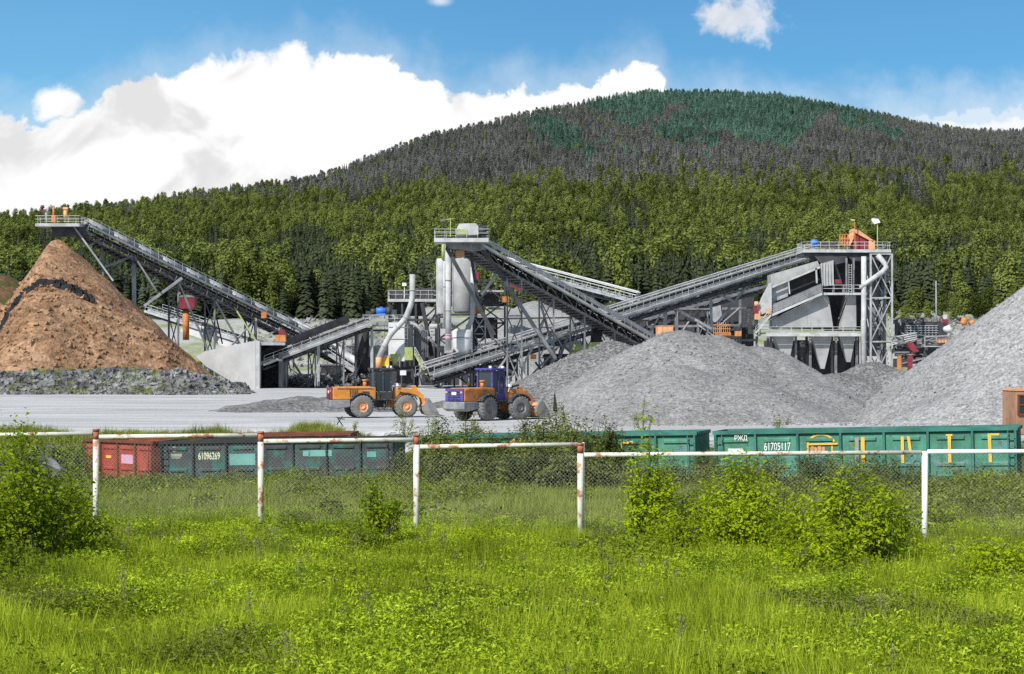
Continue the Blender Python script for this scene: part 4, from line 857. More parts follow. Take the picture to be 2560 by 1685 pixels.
# 4. second lower conveyor passing under conveyor 2
c4, q4, _ = conveyor('lower conveyor with handrail slipping under the short dark conveyor', P(735, 812, 330), P(908, 925, 316), 1.9, 0.9, 'hood', (1,), [(P(730, 900, 322), P(772, 965, 322), .22, 'steel'), (P(700, 905, 322), P(765, 948, 322), .2, 'midsteel')], 'steel', 'darksteel')
# 5. middle conveyor with its braced legs
hd5 = P(1168, 605, 284); tl5 = P(1628, 864, 311)
S = lambda *a: a
L5 = [(P(1117, 620, 281), P(1236, 838, 281), .62, 'darksteel'), (P(1198, 612, 282), P(1262, 700, 288), .5, 'darksteel'), (P(1245, 678, 288), P(1388, 896, 290), .52, 'midsteel'), (P(1177, 632, 284), P(1193, 740, 284), .5, 'darksteel'), (P(1193, 740, 284), P(1233, 850, 284), .5, 'darksteel'), (P(1260, 640, 291), P(1270, 724, 291), .42, 'steel'),
      (P(1329, 680, 297), P(1362, 796, 297), .4, 'steel'), (P(1362, 796, 297), P(1390, 900, 297), .42, 'midsteel'), (P(1452, 758, 304), P(1398, 896, 304), .5, 'midsteel'), (P(1245, 682, 290), P(1204, 736, 289), .36, 'lightsteel'), (P(1325, 676, 296), P(1296, 714, 296), .42, 'midsteel'), (P(1362, 795, 298), P(1346, 840, 298), .3, 'lightsteel'), (P(1346, 845, 298), P(1314, 900, 298), .34, 'lightsteel'),
      (P(1237, 797, 290), P(1430, 794, 300), .26, 'midsteel'), (P(1276, 856, 292), P(1395, 868, 297), .24, 'lightsteel'), (P(1362, 760, 298), P(1376, 745, 299), .25, 'midsteel'), (P(1376, 820, 299), P(1406, 866, 299), .2, 'midsteel'), (P(1284, 906, 292), P(1236, 850, 292), .3, 'darksteel'), (P(1338, 905, 296), P(1368, 944, 296), .34, 'darksteel'), (P(1378, 892, 296), P(1340, 940, 296), .34, 'darksteel'), (P(1240, 930, 292), P(1284, 870, 292), .32, 'steel')]
c5, q5, Ln5 = conveyor('middle conveyor with sloping grey side skirt on crossed legs, coming down to the gravel pile', hd5, tl5, 3.0, 1.5, 'skirt', (1,), L5, 'lightsteel', 'midsteel', 1.0, 'midsteel', 3.0, 0, 0.9, under=0.6, rail_mat='steel')
dk = MB(); rl = MB(); platform(dk, rl, X(1087, 282), X(1222, 282), H(598, 282), 279, 285, 0.55, 1.9 if 0 else 1.25, 1.3); dk.build('head_platform', M['lightsteel'], c5); rl.build('platform_rail', M['lightsteel'], c5)
mb = MB(); yk = 280.4; pr = [P(1141, 588, yk), P(1141, 572, yk), P(1148, 559, yk), P(1190, 558, yk), P(1196, 566, yk), P(1196, 588, yk)]; mb.prism(pr, (0, 3.0, 0)); mb.build('drum_hood', M['lightsteel'], c5)
mb = MB(); mb.prism([P(1141.5, 586, yk-.05), P(1141.5, 572, yk-.05), P(1168, 572, yk-.05), P(1168, 586, yk-.05)], (0, .04, 0)); mb.build('guard_plate', M['palegreen'], c5)
mb = MB(); mb.box(P(1206, 578, 282), (1.1, 2.0, 1.6)); mb.cyl(P(1198, 575, 281), P(1214, 577, 281), .5, 12); mb.cyl(P(1140, 592, 280.6), P(1196, 591, 280.6), .3, 8); mb.build('drive_motor', M['darksteel'], c5)
mb = MB(); mb.prism([P(1112, 606, 281), P(1200, 606, 281), P(1215, 622, 281), P(1180, 628, 281), P(1120, 617, 281)], (0, 3.6, 0)); mb.build('head_chute', M['midsteel'], c5)
mb = MB(); mb.beam(P(1126, 592, 280.2), P(1126, 546, 280.2), .13, .13, V(0, 1, 0)); mb.beam(P(1108, 549, 280.2), P(1134, 547, 280.2), .1, .1); mb.build('lamp_mast', M['palegreen'], c5)
mb = MB(); mb.prism([P(1099, 549, 279.9), P(1111, 546, 279.9), P(1113, 553, 279.9), P(1104, 554, 279.9)], (0, .6, 0)); mb.build('lamp_head', M['midsteel'], c5)
# 6. pale covered conveyor behind the middle one
conveyor('pale roofed conveyor descending behind the middle conveyor', P(1165, 640, 350), P(1592, 752, 338), 2.6, 1.0, 'roof', (1,), [(P(1480, 735, 340), P(1480, 775, 340), .3, 'midsteel')], 'steel', 'midsteel', 1.1, 'white')
# 7. long conveyor to the screening tower
YA, YB = 288, 345
h7 = P(2036, 632, YB); t7 = P(1062, 935, YA)
L7 = [(P(1663, 762, 322), P(1663, 838, 322), .6, 'steel'), (P(1660, 768, 322), P(1622, 838, 322), .3, 'steel'), (P(1676, 764, 322), P(1778, 822, 324), .42, 'steel'), (P(1777, 735, 329), P(1779, 830, 328), .42, 'steel'), (P(1880, 700, 334), P(1780, 824, 332), .4, 'steel'), (P(1790, 730, 330), P(1838, 756, 331), .34, 'steel'),
      (P(1212, 895, 296), P(1212, 955, 296), .4, 'lightsteel'), (P(1215, 898, 296), P(1282, 930, 297), .3, 'steel'), (P(1140, 918, 292), P(1175, 938, 292), .3, 'steel')]
c7, q7, Ln7 = conveyor('long roofed conveyor climbing right from the yard to the top of the screening tower', h7, t7, 2.4, 1.6, 'roof', (1, -1), L7, 'steel', 'darksteel', 1.1, 'lightsteel', 3.0, 1)
# 8. lower parallel conveyor on the right
conveyor('lower bare conveyor parallel beneath the long roofed one', P(1905, 716, 352), P(1560, 812, 334), 2.0, 0.9, None, (), [], 'steel', 'darksteel')

# ------------------------------------------------------------------ concrete block at the crusher mouth
cb = thing('retaining_wall', 'pale concrete wing wall and mouth of the crusher pit', 'wall', at(640, 286))
Yw = 286
face = [(639, 852), (639, 975), (575, 952), (545, 934), (515, 916), (490, 892), (512, 878), (585, 862)]
mb = MB(); mb.prism([P(a, b_, Yw+(639-a)*0.05) for a, b_ in face], (0, 1.1, 0)); mb.build('wing_wall', M['concrete'], cb)
mb = MB(); mb.prism([P(639.5, 851, Yw-.3), P(649, 853, Yw-.3), P(649, 976, Yw-.3), P(639.5, 976, Yw-.3)], (0, 1.5, 0)); mb.build('corner_pillar', M['lightsteel'], cb)
mb = MB(); mb.prism([P(649.5, 855, Yw), P(712, 856, Yw), P(712, 863, Yw), P(649.5, 863, Yw)], (0, 1.2, 0)); mb.build('lintel', M['steel'], cb)
mb = MB(); mb.box((X(682, 297), 297.5, H(915, 297)), (4.2, .4, 7.2)); mb.box((X(648, 293), 292.4, H(915, 293)), (.4, 10, 6.6)); mb.box((X(702, 290), 293.5, H(925, 290)), (.5, 8, 5.2)); mb.box((X(678, 292), 292.5, H(859, 292)), (3.4, 9.5, .35)); mb.build('pit_wall', M['midsteel'], cb)
op = thing('control_box', 'orange and maroon control box on the edge of the crusher pit', 'box', (X(702, 287), 287, H(855, 287)))
mb = MB(); mb.box(P(702, 846, 287), (1.5, 1.2, 1.0)); mb.build('box_base', M['rustorange'], op); mb = MB(); mb.box(P(705, 832, 287.1), (.9, .9, .75)); mb.box(P(705, 825, 287.1), (.5, .5, .2)); mb.build('box_top', M['maroon'], op)
# red bin on a post behind the brown pile
rp = thing('red_bin', 'maroon bin on a single rusty post right of the brown pile', 'bin', (X(465, 318), 318, H(845, 318)))
mb = MB(); mb.prism([P(443, 744, 316.5), P(487, 744, 316.5), P(486, 768, 316.5), P(478, 772, 316.5), P(452, 772, 316.5), P(444, 768, 316.5)], (0, 2.6, 0)); mb.build('bin_body', M['maroon'], rp)
mb = MB(); mb.prism([P(445, 743.5, 316.4), P(486, 743.5, 316.4), P(470, 737, 316.4), P(452, 738, 316.4)], (0, 2.8, 0)); mb.cyl(P(450, 738, 317), P(450, 731, 317), .15, 8); mb.build('bin_lid', M['midsteel'], rp)
mb = MB(); mb.cyl(P(465, 772, 317.6), P(465, 850, 317.6), .52, 12); mb.build('post', M['rustorange'], rp)

# ------------------------------------------------------------------ bunker station (left of the middle)
bs = thing('bunker_station', 'white bunker with ladder and hopper below the left platform', 'bunker', at(1000, 300))
Yb = 296
mb = MB(); mb.box(((X(971, Yb)+X(1013, Yb))/2, Yb+1.6, (H(806, Yb)+H(903, Yb))/2), (X(1013, Yb)-X(971, Yb), 3.2, H(806, Yb)-H(903, Yb))); mb.build('bunker_shell', M['white'], bs)
mb = MB(); mb.prism([P(1013.3, 806, Yb), P(1032, 808, Yb+1.4), P(1032, 903, Yb+1.4), P(1013.3, 903, Yb)], (0.0, 1.6, 0)); mb.build('shaded_side', M['bin'], bs)  # right face given the grey bin plate, painting in its shade
mb = MB()
for k in range(9): mb.beam(P(1012, 818+k*9.5, Yb-.1), P(1018, 818+k*9.5, Yb-.1), .07, .07)
for a in (1011.5, 1018.5): mb.beam(P(a, 812, Yb-.1), P(a, 903, Yb-.1), .08, .08, V(0, 1, 0))
mb.build('ladder', M['steel'], bs)
mb = MB(); mb.box(P(1002, 848, Yb-.03), (3.4, .05, .1)); mb.box(P(998, 818, Yb-.03), (3.0, .05, .1)); mb.build('plate_seam', M['midsteel'], bs)
mb = MB(); mb.prism([P(975, 885, Yb-.4), P(1000, 885, Yb-.4), P(999, 895, Yb-.4), P(988, 913, Yb-.4), P(976, 896, Yb-.4)], (0, 2.0, 0)); mb.build('outlet_hopper', M['palegreen'], bs)
mb = MB(); mb.box(P(1022, 884, Yb-.2), (1.2, .9, 1.9)); mb.build('filter_box', M['palegreen'], bs)
mb = MB()
for a in (973, 1003, 1030): mb.beam(P(a, 903, Yb+.6), P(a, 962, Yb+.6), .32, .32, V(0, 1, 0))
mb.beam(P(971, 926, Yb+.5), P(1034, 926, Yb+.5), .3, .3); mb.box(P(1001, 938, Yb+2.5), (3.4, .4, 2.4)); mb.build('bunker_frame', M['darksteel'], bs)
mb = MB(); mb.box(P(1008, 932, Yb-.5), (.9, .7, .7)); mb.build('white_box', M['white'], bs)
rb = MB(); rb.box(((X(1034, 299)+X(1071, 299))/2, 300.6, (H(825, 299)+H(893, 299))/2), (X(1071, 299)-X(1034, 299), 3.0, H(825, 299)-H(893, 299)))
for k in range(8): px = 1036+k*4.8; rb.beam(P(px, 826, 298.97), P(px, 892, 298.97), .12, .10, V(0, 1, 0))
tag(rb.build('ribbed_casing', M['midsteel']), 'grey ribbed steel casing right of the white bunker', 'casing')
hp = thing('yellow_hopper', 'small yellow bin with pink lid below the end of the bent pipe', 'bin', (X(966, 295), 295, H(918, 295)))
mb = MB(); mb.box(P(963, 905, 295), (1.2, 1.3, 1.25)); mb.build('bin_body', M['yellow'], hp); mb = MB(); mb.box(P(963, 891, 295), (1.25, 1.35, .35)); mb.build('bin_lid', M['patchpink'], hp)
# dust pipes
def pipe(name, label, pts, r, mat, flanges=(), end=None):
    t = thing(name, label, 'pipe', pts[-1]); pts = [Vector(p) for p in pts]; sm_ = [pts[0]]
    for i in range(1, len(pts)-1):
        a, b_, c = pts[i-1], pts[i], pts[i+1]; ra = min(r*2.2, (a-b_).length*.4, (c-b_).length*.4)
        p0 = b_+(a-b_).normalized()*ra; p2 = b_+(c-b_).normalized()*ra
        sm_ += [p0*(1-k)**2+b_*2*k*(1-k)+p2*k*k for k in (0, .25, .5, .75, 1)]
    sm_.append(pts[-1]); MB().tube(sm_, r, 14).build('pipe_run', M[mat], t)
    mb = MB()
    for (i, k) in flanges: p = pts[i]*(1-k)+pts[i+1]*k; dd = (pts[i+1]-pts[i]).normalized(); mb.cyl(p-dd*.07, p+dd*.07, r+.09, 14)
    if flanges: mb.build('flange', M['steel'], t)
    if end:
        a, b_, mt = end; MB().tube([a, b_], r+.04, 14).build('pipe_end', M[mt], t)
    return t
pipe('dust_pipe', 'tall pale bent pipe standing over the white bunker', [P(1031, 686, 293), P(1031, 752, 293), P(1014, 797, 293.6), P(974, 838, 294), P(947, 894, 294)], .42, 'lightsteel', ((0, .6), (1, .9), (2, .5), (3, .5)), (P(947, 893, 294), P(947, 922, 294), 'peach'))
pipe('dust_pipe', 'thinner grey pipe slanting down right from the white bunker', [P(1028, 808, 297), P(1040, 812, 296.5), P(1106, 880, 296)], .24, 'steel', ((1, .5),))
pipe('dust_pipe', 'pale bent pipe hugging the right side of the grey silo', [P(1182, 668, 294), P(1181, 796, 294), P(1161, 838, 293), P(1127, 882, 292.5)], .36, 'lightsteel', ((0, .5), (1, .5), (2, .4)))
pipe('dust_pipe', 'horizontal pale pipe with orange joint between bunker and silo', [P(1074, 816, 295), P(1142, 814, 295)], .36, 'lightsteel', ((0, .45), (0, .9)), (P(1111, 815.3, 295), P(1127, 814.7, 295), 'peach'))
pipe('riser_pipe', 'thick vertical pipe running up the front of the silo', [P(1121, 625, 289.5), P(1121, 876, 289.5)], .44, 'lightsteel', ((0, .3), (0, .6), (0, .85)), (P(1121, 836, 289.5), P(1121, 850, 289.5), 'patchpink'))
pipe('riser_pipe', 'thin vertical pipe left of the thick one at the silo', [P(1111, 610, 289.5), P(1111, 822, 289.5)], .2, 'lightsteel', ((0, .5),), (P(1108, 611, 289.4), P(1108, 650, 289.4), 'palegreen'))
# silo
si = thing('silo', 'grey twin shell silo on a dark frame below the middle conveyor head', 'silo', at(1138, 294))
mb = MB(); cx_ = X(1160, 296); mb.lathe([(0, H(645, 296)), (1.2, H(646, 296)), (1.72, H(654, 296)), (1.72, H(777, 296)), (1.3, H(783, 296)), (0, H(783, 296))], (cx_, 296, 0), (0, 0, 1), 28); mb.build('silo_shell', M['bin'], si)
mb = MB(); cx_ = X(1107, 297); mb.lathe([(0, H(645, 297)), (.9, H(647, 297)), (1.0, H(655, 297)), (1.0, H(785, 297)), (.6, H(795, 297)), (0, H(795, 297))], (cx_, 297, 0), (0, 0, 1), 20); mb.build('silo_shell', M['lightsteel'], si)
mb = MB()
for k, px in enumerate((1131, 1145, 1168, 1176)): mb.beam(P(px, 656, 294.35+abs(px-1160)*.03), P(px, 778, 294.35+abs(px-1160)*.03), .08, .08, V(0, 1, 0))
mb.build('shell_rib', M['steel'], si)
mb = MB(); truss_tower(mb, X(1096, 295), X(1184, 295), 294.2, 298.5, 0, H(786, 295), 3, .3, .2); mb.build('silo_frame', M['darksteel'], si)
wt = thing('white_tank', 'white round tank low in front of the silo frame', 'tank', (X(1155, 293), 293, H(876, 293)))
mb = MB(); mb.lathe([(0, H(823, 293)), (1.2, H(824, 293)), (1.5, H(829, 293)), (1.5, H(874, 293)), (1.0, H(884, 293)), (.5, H(890, 293))], (X(1156, 293), 293.2, 0), (0, 0, 1), 26); mb.build('tank_shell', M['white'], wt)
mb = MB(); mb.cyl((X(1156, 293), 293.2, H(844, 293)-.08), (X(1156, 293), 293.2, H(844, 293)+.08), 1.56, 26); mb.build('tank_band', M['steel'], wt)
mb = MB()
for a in (-1.2, 1.2):
    for b_ in (-1, 1): mb.beam((X(1156, 293)+a, 293.2+b_, 0), (X(1156, 293)+a, 293.2+b_, H(874, 293)), .2, .2, V(0, 1, 0))
mb.build('tank_leg', M['darksteel'], wt)
# left platforms with railings
ps = thing('service_platform', 'railed steel platform beside the tall bent pipe with machinery on top', 'platform', at(1030, 303))
Yp = 302; dk = MB(); rl = MB()
platform(dk, rl, X(970, Yp), X(1092, Yp), H(748, Yp), Yp-1, Yp+5, .4, 1.3, 1.2); dk.build('deck', M['lightsteel'], ps); rl.build('handrail', M['lightsteel'], ps)
mb = MB()
for px in (974, 1006, 1040, 1090):
    for yy_ in (Yp-.6, Yp+4.4): mb.beam((X(px, Yp), yy_, 0), (X(px, Yp), yy_, H(750, Yp)), .3, .3, V(0, 1, 0))
mb.beam(P(1055, 757, Yp-1), P(1080, 890, Yp-1), .6, .6); mb.beam(P(1004, 850, Yp-.5), P(1088, 770, Yp-.5), .25, .25); mb.beam(P(972, 800, Yp-.7), P(1092, 800, Yp-.7), .3, .3); mb.beam(P(1092, 780, Yp), P(1060, 830, Yp), .3, .3); mb.build('support_frame', M['darksteel'], ps)
mb = MB(); mb.box(P(1000, 738, Yp+2), (3.0, 2.6, 1.3)); mb.box(P(1062, 735, Yp+2), (2.6, 2.4, 1.7)); mb.cyl(P(1036, 735, Yp+1.5), P(1050, 735, Yp+1.5), .8, 12); mb.box(P(1022, 772, Yp+2.5), (4.4, 2.5, 2.2)); mb.build('crusher_body', M['machine'], ps)
mb = MB(); rg = Vector((0, 1, 0)); mb.tube([P(1078+math.cos(a)*7, 692+math.sin(a)*9, Yp) for a in np.linspace(0, 6.2832, 15)], .07, 5); mb.beam(P(1078, 702, Yp), P(1080, 748, Yp), .1, .1, rg); mb.build('hoist_ring', M['midsteel'], ps)
mb = MB(); mb.box(P(1011, 711, Yp-.5), (.6, .5, .45)); mb.beam(P(1011, 715, Yp-.5), P(1011, 748, Yp-.5), .08, .08, rg); mb.build('flood_lamp', M['lampwhite'], ps)
pl = thing('service_platform', 'lower steel platform carrying the blue motor at the top of the short conveyor', 'platform', at(950, 300))
Yp = 299.5; dk = MB(); rl = MB()
platform(dk, rl, X(906, Yp), X(1014, Yp), H(806, Yp), Yp-.5, Yp+5, .5, 1.1, 1.3); dk.build('deck', M['midsteel'], pl); rl.build('handrail', M['steel'], pl)
mb = MB(); mb.beam((X(930, Yp), Yp-.2, 0), (X(930, Yp), Yp-.2, H(809, Yp)), .42, .42, V(0, 1, 0)); mb.build('column', M['steel'], pl)
mb = MB()
for px in (890, 1008): mb.beam((X(px, Yp), Yp+3, 0), (X(px, Yp), Yp+3, H(809, Yp)), .3, .3, V(0, 1, 0))
mb.beam(P(960, 812, Yp), P(963, 846, Yp), .06, .06); mb.beam(P(906, 826, Yp+.6), P(1010, 826, Yp+.6), .3, .3); mb.build('support_frame', M['darksteel'], pl)
bmn = thing('electric_motor', 'blue electric motor on the lower platform', 'motor', P(953, 786, 301))
mb = MB(); mb.cyl(P(941, 777, 301), P(965, 777, 301), .48, 14); mb.box(P(953, 785, 301), (1.3, .8, .2)); mb.box(P(953, 769, 301), (.5, .5, .25)); mb.build('motor_body', M['blue'], bmn)
mb = MB(); mb.cyl(P(927, 779, 301), P(940, 779, 301), .42, 12); mb.box(P(922, 783, 301), (.9, .9, .6)); mb.build('gearbox', M['machine'], bmn)
mb = MB(); mb.cyl(P(966, 777, 301), P(978, 777, 301), .62, 14); mb.box(P(985, 780, 301), (.9, .9, .7)); mb.build('fan_guard', M['darksteel'], bmn)
ct = thing('cone_crusher', 'black crusher drum hanging below the lower platform', 'crusher', at(905, 302))
mb = MB(); mb.lathe([(0, H(828, 302)), (1.0, H(829, 302)), (1.05, H(870, 302)), (.85, H(900, 302)), (.95, H(930, 302)), (0, H(930, 302))], (X(905, 302), 303.2, 0), (0, 0, 1), 18); mb.build('drum', M['darksteel'], ct)
mb = MB(); mb.cyl((X(905, 302), 303.2, 0), (X(905, 302), 303.2, H(930, 302)), .8, 10); mb.build('pedestal', M['machine'], ct)
# yellow green stair at the bunker
ys_ = thing('access_stair', 'pale yellow green steel stair down from the white bunker to the yard', 'stair', at(1078, 292))
stairs(ys_, P(1037, 884, 292), P(1079, 958, 292), 1.0, 'palegreen', True, 'lightsteel')
# steel frame and small gear between silo and middle conveyor
ff = thing('screen_frame', 'dark multi storey steel frame with platforms right of the silo', 'steel frame', at(1215, 303))
mb = MB(); truss_tower(mb, X(1190, 303), X(1262, 303), 302, 308, 0, H(700, 303), 5, .28, .16); mb.build('frame', M['darksteel'], ff)
mb = MB(); mb.box(P(1226, 770, 303.8)+V(0, 2, 0), (4.6, 5.5, .25)); mb.box(P(1226, 728, 303.8)+V(0, 2, 0), (4.6, 5.5, .25)); mb.box(P(1203, 800, 302.2)+V(0, 1, -1), (1.8, 2, .2)); mb.build('floor', M['lightsteel'], ff)
mb = MB(); mb.box(P(1228, 750, 306), (2.4, 2.4, 1.9)); mb.box(P(1216, 820, 306), (3.4, 2.6, 3.2)); mb.build('screen_box', M['machine'], ff)
ltw = MB(); truss_tower(ltw, X(1183, 298), X(1213, 298), 298.4, 300, 0, H(790, 298), 4, .2, .13); tag(ltw.build('lattice_mast', M['lightsteel']), 'small pale lattice support mast just right of the white tank', 'mast')
def crate(name, label, px0, px1, py0, py1, Y, dep, mat, cat, lid=True, extra=None):
    t = thing(name, label, cat, (X((px0+px1)/2, Y), Y, H(py1, Y))); w_ = X(px1, Y)-X(px0, Y); h_ = H(py0, Y)-H(py1, Y)
    mb = MB(); mb.box((X((px0+px1)/2, Y), Y+dep/2, (H(py0, Y)+H(py1, Y))/2), (w_, dep, h_)); mb.build('body', M[mat], t, None, 0.04)
    mb = MB(); n = max(2, int(w_/0.6))
    for i in range(n+1): x = X(px0, Y)+w_*i/n; mb.box((x, Y-.03, (H(py0, Y)+H(py1, Y))/2), (.09, .06, h_*.96))
    mb.box((X((px0+px1)/2, Y), Y+dep/2, H(py0, Y)+.04), (w_*1.06, dep*1.06, .08)); mb.build('rib', M[extra or mat], t)
    return t
crate('motor_cover', 'orange motor cover on the upper floor of the dark frame', 1256, 1271, 742, 756, 301.5, 1.0, 'rustorange', 'cover')
crate('motor_cover', 'wide orange cover beside the right side of the silo', 1184, 1212, 770, 784, 300.8, 1.2, 'rustorange', 'cover')
crate('motor_cover', 'orange cover under the head of the middle conveyor', 1141, 1160, 628, 643, 283, 1.0, 'peach', 'cover')
crate('green_cabin', 'pale green steel cabin between the pile and the middle conveyor legs', 1429, 1472, 862, 902, 303, 2.5, 'palegreen', 'cabin')
crate('motor_cover', 'yellow green cover beneath the black drum at the conveyor', 1473, 1503, 857, 884, 302, 1.4, 'palegreen', 'cover')
crate('motor_cover', 'small orange box low between the crossed conveyor legs', 1327, 1340, 887, 898, 294, .8, 'rustorange', 'cover')
crate('rusty_container', 'orange container half sunk behind the top of the middle gravel pile', 1642, 1682, 816, 852, 300, 2.4, 'peach', 'container')
crate('concrete_footing', 'pale concrete footing block below the crossed legs', 1298, 1313, 905, 956, 293, 1.0, 'concrete', 'footing')
cg = thing('orange_cage', 'orange steel guard cage behind the right shoulder of the gravel pile', 'cage', (X(1805, 318), 318, H(842, 318)))
mb = MB()
for i in range(9): px = 1784+i*5; mb.beam(P(px, 806 if 1 < i < 7 else 818, 318), P(px, 838, 318), .1, .1, V(0, 1, 0))
for py in (812, 822, 832): mb.beam(P(1784, py, 318-.05), P(1826, py, 318-.05), .12, .12)
mb.build('cage_bars', M['rustorange'], cg); mb = MB(); mb.box(P(1808, 836, 319), (2.4, 1.2, .7)); mb.box(P(1845, 834, 318.5), (1.0, 1.0, .8)); mb.build('cage_base', M['rustorange'], cg)
mm = thing('excavator_boom', 'maroon machine parts hanging behind the middle conveyor', 'machine', (X(1290, 330), 330, H(728, 330)))
mb = MB(); mb.prism([P(1272, 698, 329), P(1300, 702, 329), P(1308, 722, 329), P(1296, 728, 329), P(1276, 712, 329)], (0, 1.4, 0)); mb.build('arm', M['maroon'], mm); mb = MB(); mb.box(P(1192, 692, 312), (.7, .7, 1.6)); mb.build('cable_reel', M['maroon'], mm)
bd = thing('vertical_drum', 'black vertical drum under the lower part of the middle conveyor', 'drum', (X(1492, 304), 304, H(858, 304)))
mb = MB(); mb.lathe([(0, H(808, 304)), (.8, H(809, 304)), (.8, H(850, 304)), (1.0, H(851, 304)), (1.0, H(858, 304)), (0, H(858, 304))], (X(1492, 304), 304.8, 0), (0, 0, 1), 18); mb.cyl((X(1480, 304), 304.4, H(858, 304)), (X(1480, 304), 304.4, H(806, 304)), .2, 8); mb.build('drum_body', M['darksteel'], bd)
# dark clutter of steel beneath the middle conveyors (feeders on legs)
for i, (px, py, Y, w_, lab) in enumerate([(1120, 930, 300, 5.0, 'dark low feeder under the foot of the long conveyor'), (1262, 925, 303, 4.0, 'dark feeder left of the concrete footing'), (1392, 905, 308, 4.5, 'dark feeder right of the crossed legs'), (830, 930, 312, 4.0, 'dark feeder under the short dark conveyor'), (1588, 815, 330, 4.5, 'dark feeder under the long conveyor behind the gravel pile'), (1730, 790, 335, 6.0, 'dark crusher unit below the long conveyor left of the bins')]):
    t = thing('feeder', lab, 'feeder', (X(px, Y), Y, 0)); c = P(px, py, Y); mb = MB(); mb.frustum([c+V(-w_/2, -1.2, 1.1), c+V(w_/2, -1.2, 1.1), c+V(w_/2, 1.2, 1.1), c+V(-w_/2, 1.2, 1.1)], [c+V(-w_/3, -.7, -.9), c+V(w_/3, -.7, -.9), c+V(w_/3, .7, -.9), c+V(-w_/3, .7, -.9)]); mb.build('hopper', M['machine'], t)
    mb = MB()
    for a in (-.42, .42):
        for b_ in (-1, 1): mb.beam((c.x+w_*a, c.y+b_, 0), (c.x+w_*a, c.y+b_, c.z+1.0), .22, .22, V(0, 1, 0))
    mb.beam((c.x-w_*.42, c.y-1.1, 0.2), (c.x+w_*.42, c.y-1.1, c.z), .15, .15); mb.beam((c.x-w_*.45, c.y-1.15, c.z+1.15), (c.x+w_*.45, c.y-1.15, c.z+1.15), .2, .25); mb.build('frame', M['midsteel'], t)
    mb = MB(); mb.cyl(c+V(-w_*.3, -1.5, -.2), c+V(-w_*.3, -1.0, -.2), .55, 14); mb.box(c+V(w_*.25, -1.5, .2), (.9, .7, .7)); mb.build('drive_wheel', M['darksteel'], t)

# ------------------------------------------------------------------ screening tower on the right
Yt = 326
tw = thing('screening_tower', 'tall grey screening tower with bins and hopper cones on the right of the plant', 'tower', at(2100, Yt))
dk = MB(); rl = MB(); platform(dk, rl, X(2003, Yt), X(2222, Yt), H(625, Yt), Yt-2, Yt+6, .5, 1.2, 1.4); dk.build('top_deck', M['lightsteel'], tw); rl.build('top_rail', M['lightsteel'], tw)
mb = MB(); mb.box((X(2112, Yt), Yt+2, H(636, Yt)), (14.0, 6.5, .6)); mb.prism([P(2030, 633, Yt-1.5), P(2118, 640, Yt-1.5), P(2116, 655, Yt-1.5), P(2060, 668, Yt-1.5)], (0, 6, 0)); mb.prism([P(2118, 638, Yt-1.4), P(2220, 636, Yt-1.4), P(2205, 650, Yt-1.4), P(2130, 652, Yt-1.4)], (0, 6, 0)); mb.build('deck_girder', M['darksteel'], tw)
mb = MB(); mb.prism([P(1927, 686, Yt-1.6), P(2044, 652, Yt-1.6), P(2050, 668, Yt-1.6), P(1928, 718, Yt-1.6)], (0, 4.5, 0)); mb.prism([P(2050, 660, Yt-1.8), P(2084, 650, Yt-1.8), P(2084, 712, Yt-1.8), P(2060, 716, Yt-1.8)], (0, 4.5, 0)); mb.build('inclined_chute', M['bin'], tw)
mb = MB(); mb.prism([P(1928, 719, Yt-.9), P(1970, 703, Yt-.9), P(1970, 741, Yt-.9), P(1928, 757, Yt-.9)], (0, 3, 0)); mb.build('chute_panel', M['steel'], tw)
mb = MB(); mb.prism([P(1971, 703, Yt-.4), P(2041, 671, Yt-.4), P(2054, 712, Yt-.4), P(1971, 745, Yt-.4)], (0, 4, 0)); mb.build('opening_shade', M['black'], tw)  # solid black block imitating the shade inside the chute opening
mb = MB(); mb.beam(P(1971, 701, Yt-2), P(1974, 735, Yt-2), .2, .2, V(0, 1, 0)); mb.beam(P(2040, 670, Yt-2), P(2042, 708, Yt-2), .25, .25, V(0, 1, 0)); mb.beam(P(1927, 719, Yt-2), P(2050, 668, Yt-2), .25, .3)
for k in range(5): mb.beam(P(2054+k*7, 658, Yt-1.95), P(2056+k*7, 714, Yt-1.95), .1, .12, V(0, 1, 0))
mb.build('screen_rib', M['lightsteel'], tw)
# bins with sloped walls and cones below
zc = H(832, Yt)
def binbody(pts, cone, tip, dark=False):
    mb = MB(); mb.prism([P(a, b_, Yt-1.2) for a, b_ in pts], (0, 4.6, 0)); mb.build('bin', M['bin'], tw)
    mb = MB(); c = [P(cone[0], 838, Yt-1.0), P(cone[1], 838, Yt-1.0)]; t_ = P(tip[0], tip[1], Yt-.3); e = .3
    mb.frustum([c[0], c[1], c[1]+V(0, 4.2, 0), c[0]+V(0, 4.2, 0)], [t_+V(-e, -e, 0), t_+V(e, -e, 0), t_+V(e, e, 0), t_+V(-e, e, 0)]); mb.build('hopper_cone', M['bin'], tw)
binbody([(1930, 800), (2028, 752), (2060, 728), (2072, 745), (2083, 818), (1932, 822)], (1935, 1986), (1967, 908))
binbody([(2120, 735), (2140, 735), (2141, 822), (2101, 822)], (2102, 2139), (2121, 905))
mb = MB(); c = [P(2030, 838, Yt-1.0), P(2081, 838, Yt-1.0)]; t_ = P(2056, 922, Yt-.3); e = .3; mb.frustum([c[0], c[1], c[1]+V(0, 4.2, 0), c[0]+V(0, 4.2, 0)], [t_+V(-e, -e, 0), t_+V(e, -e, 0), t_+V(e, e, 0), t_+V(-e, e, 0)]); mb.build('hopper_cone', M['bin'], tw)
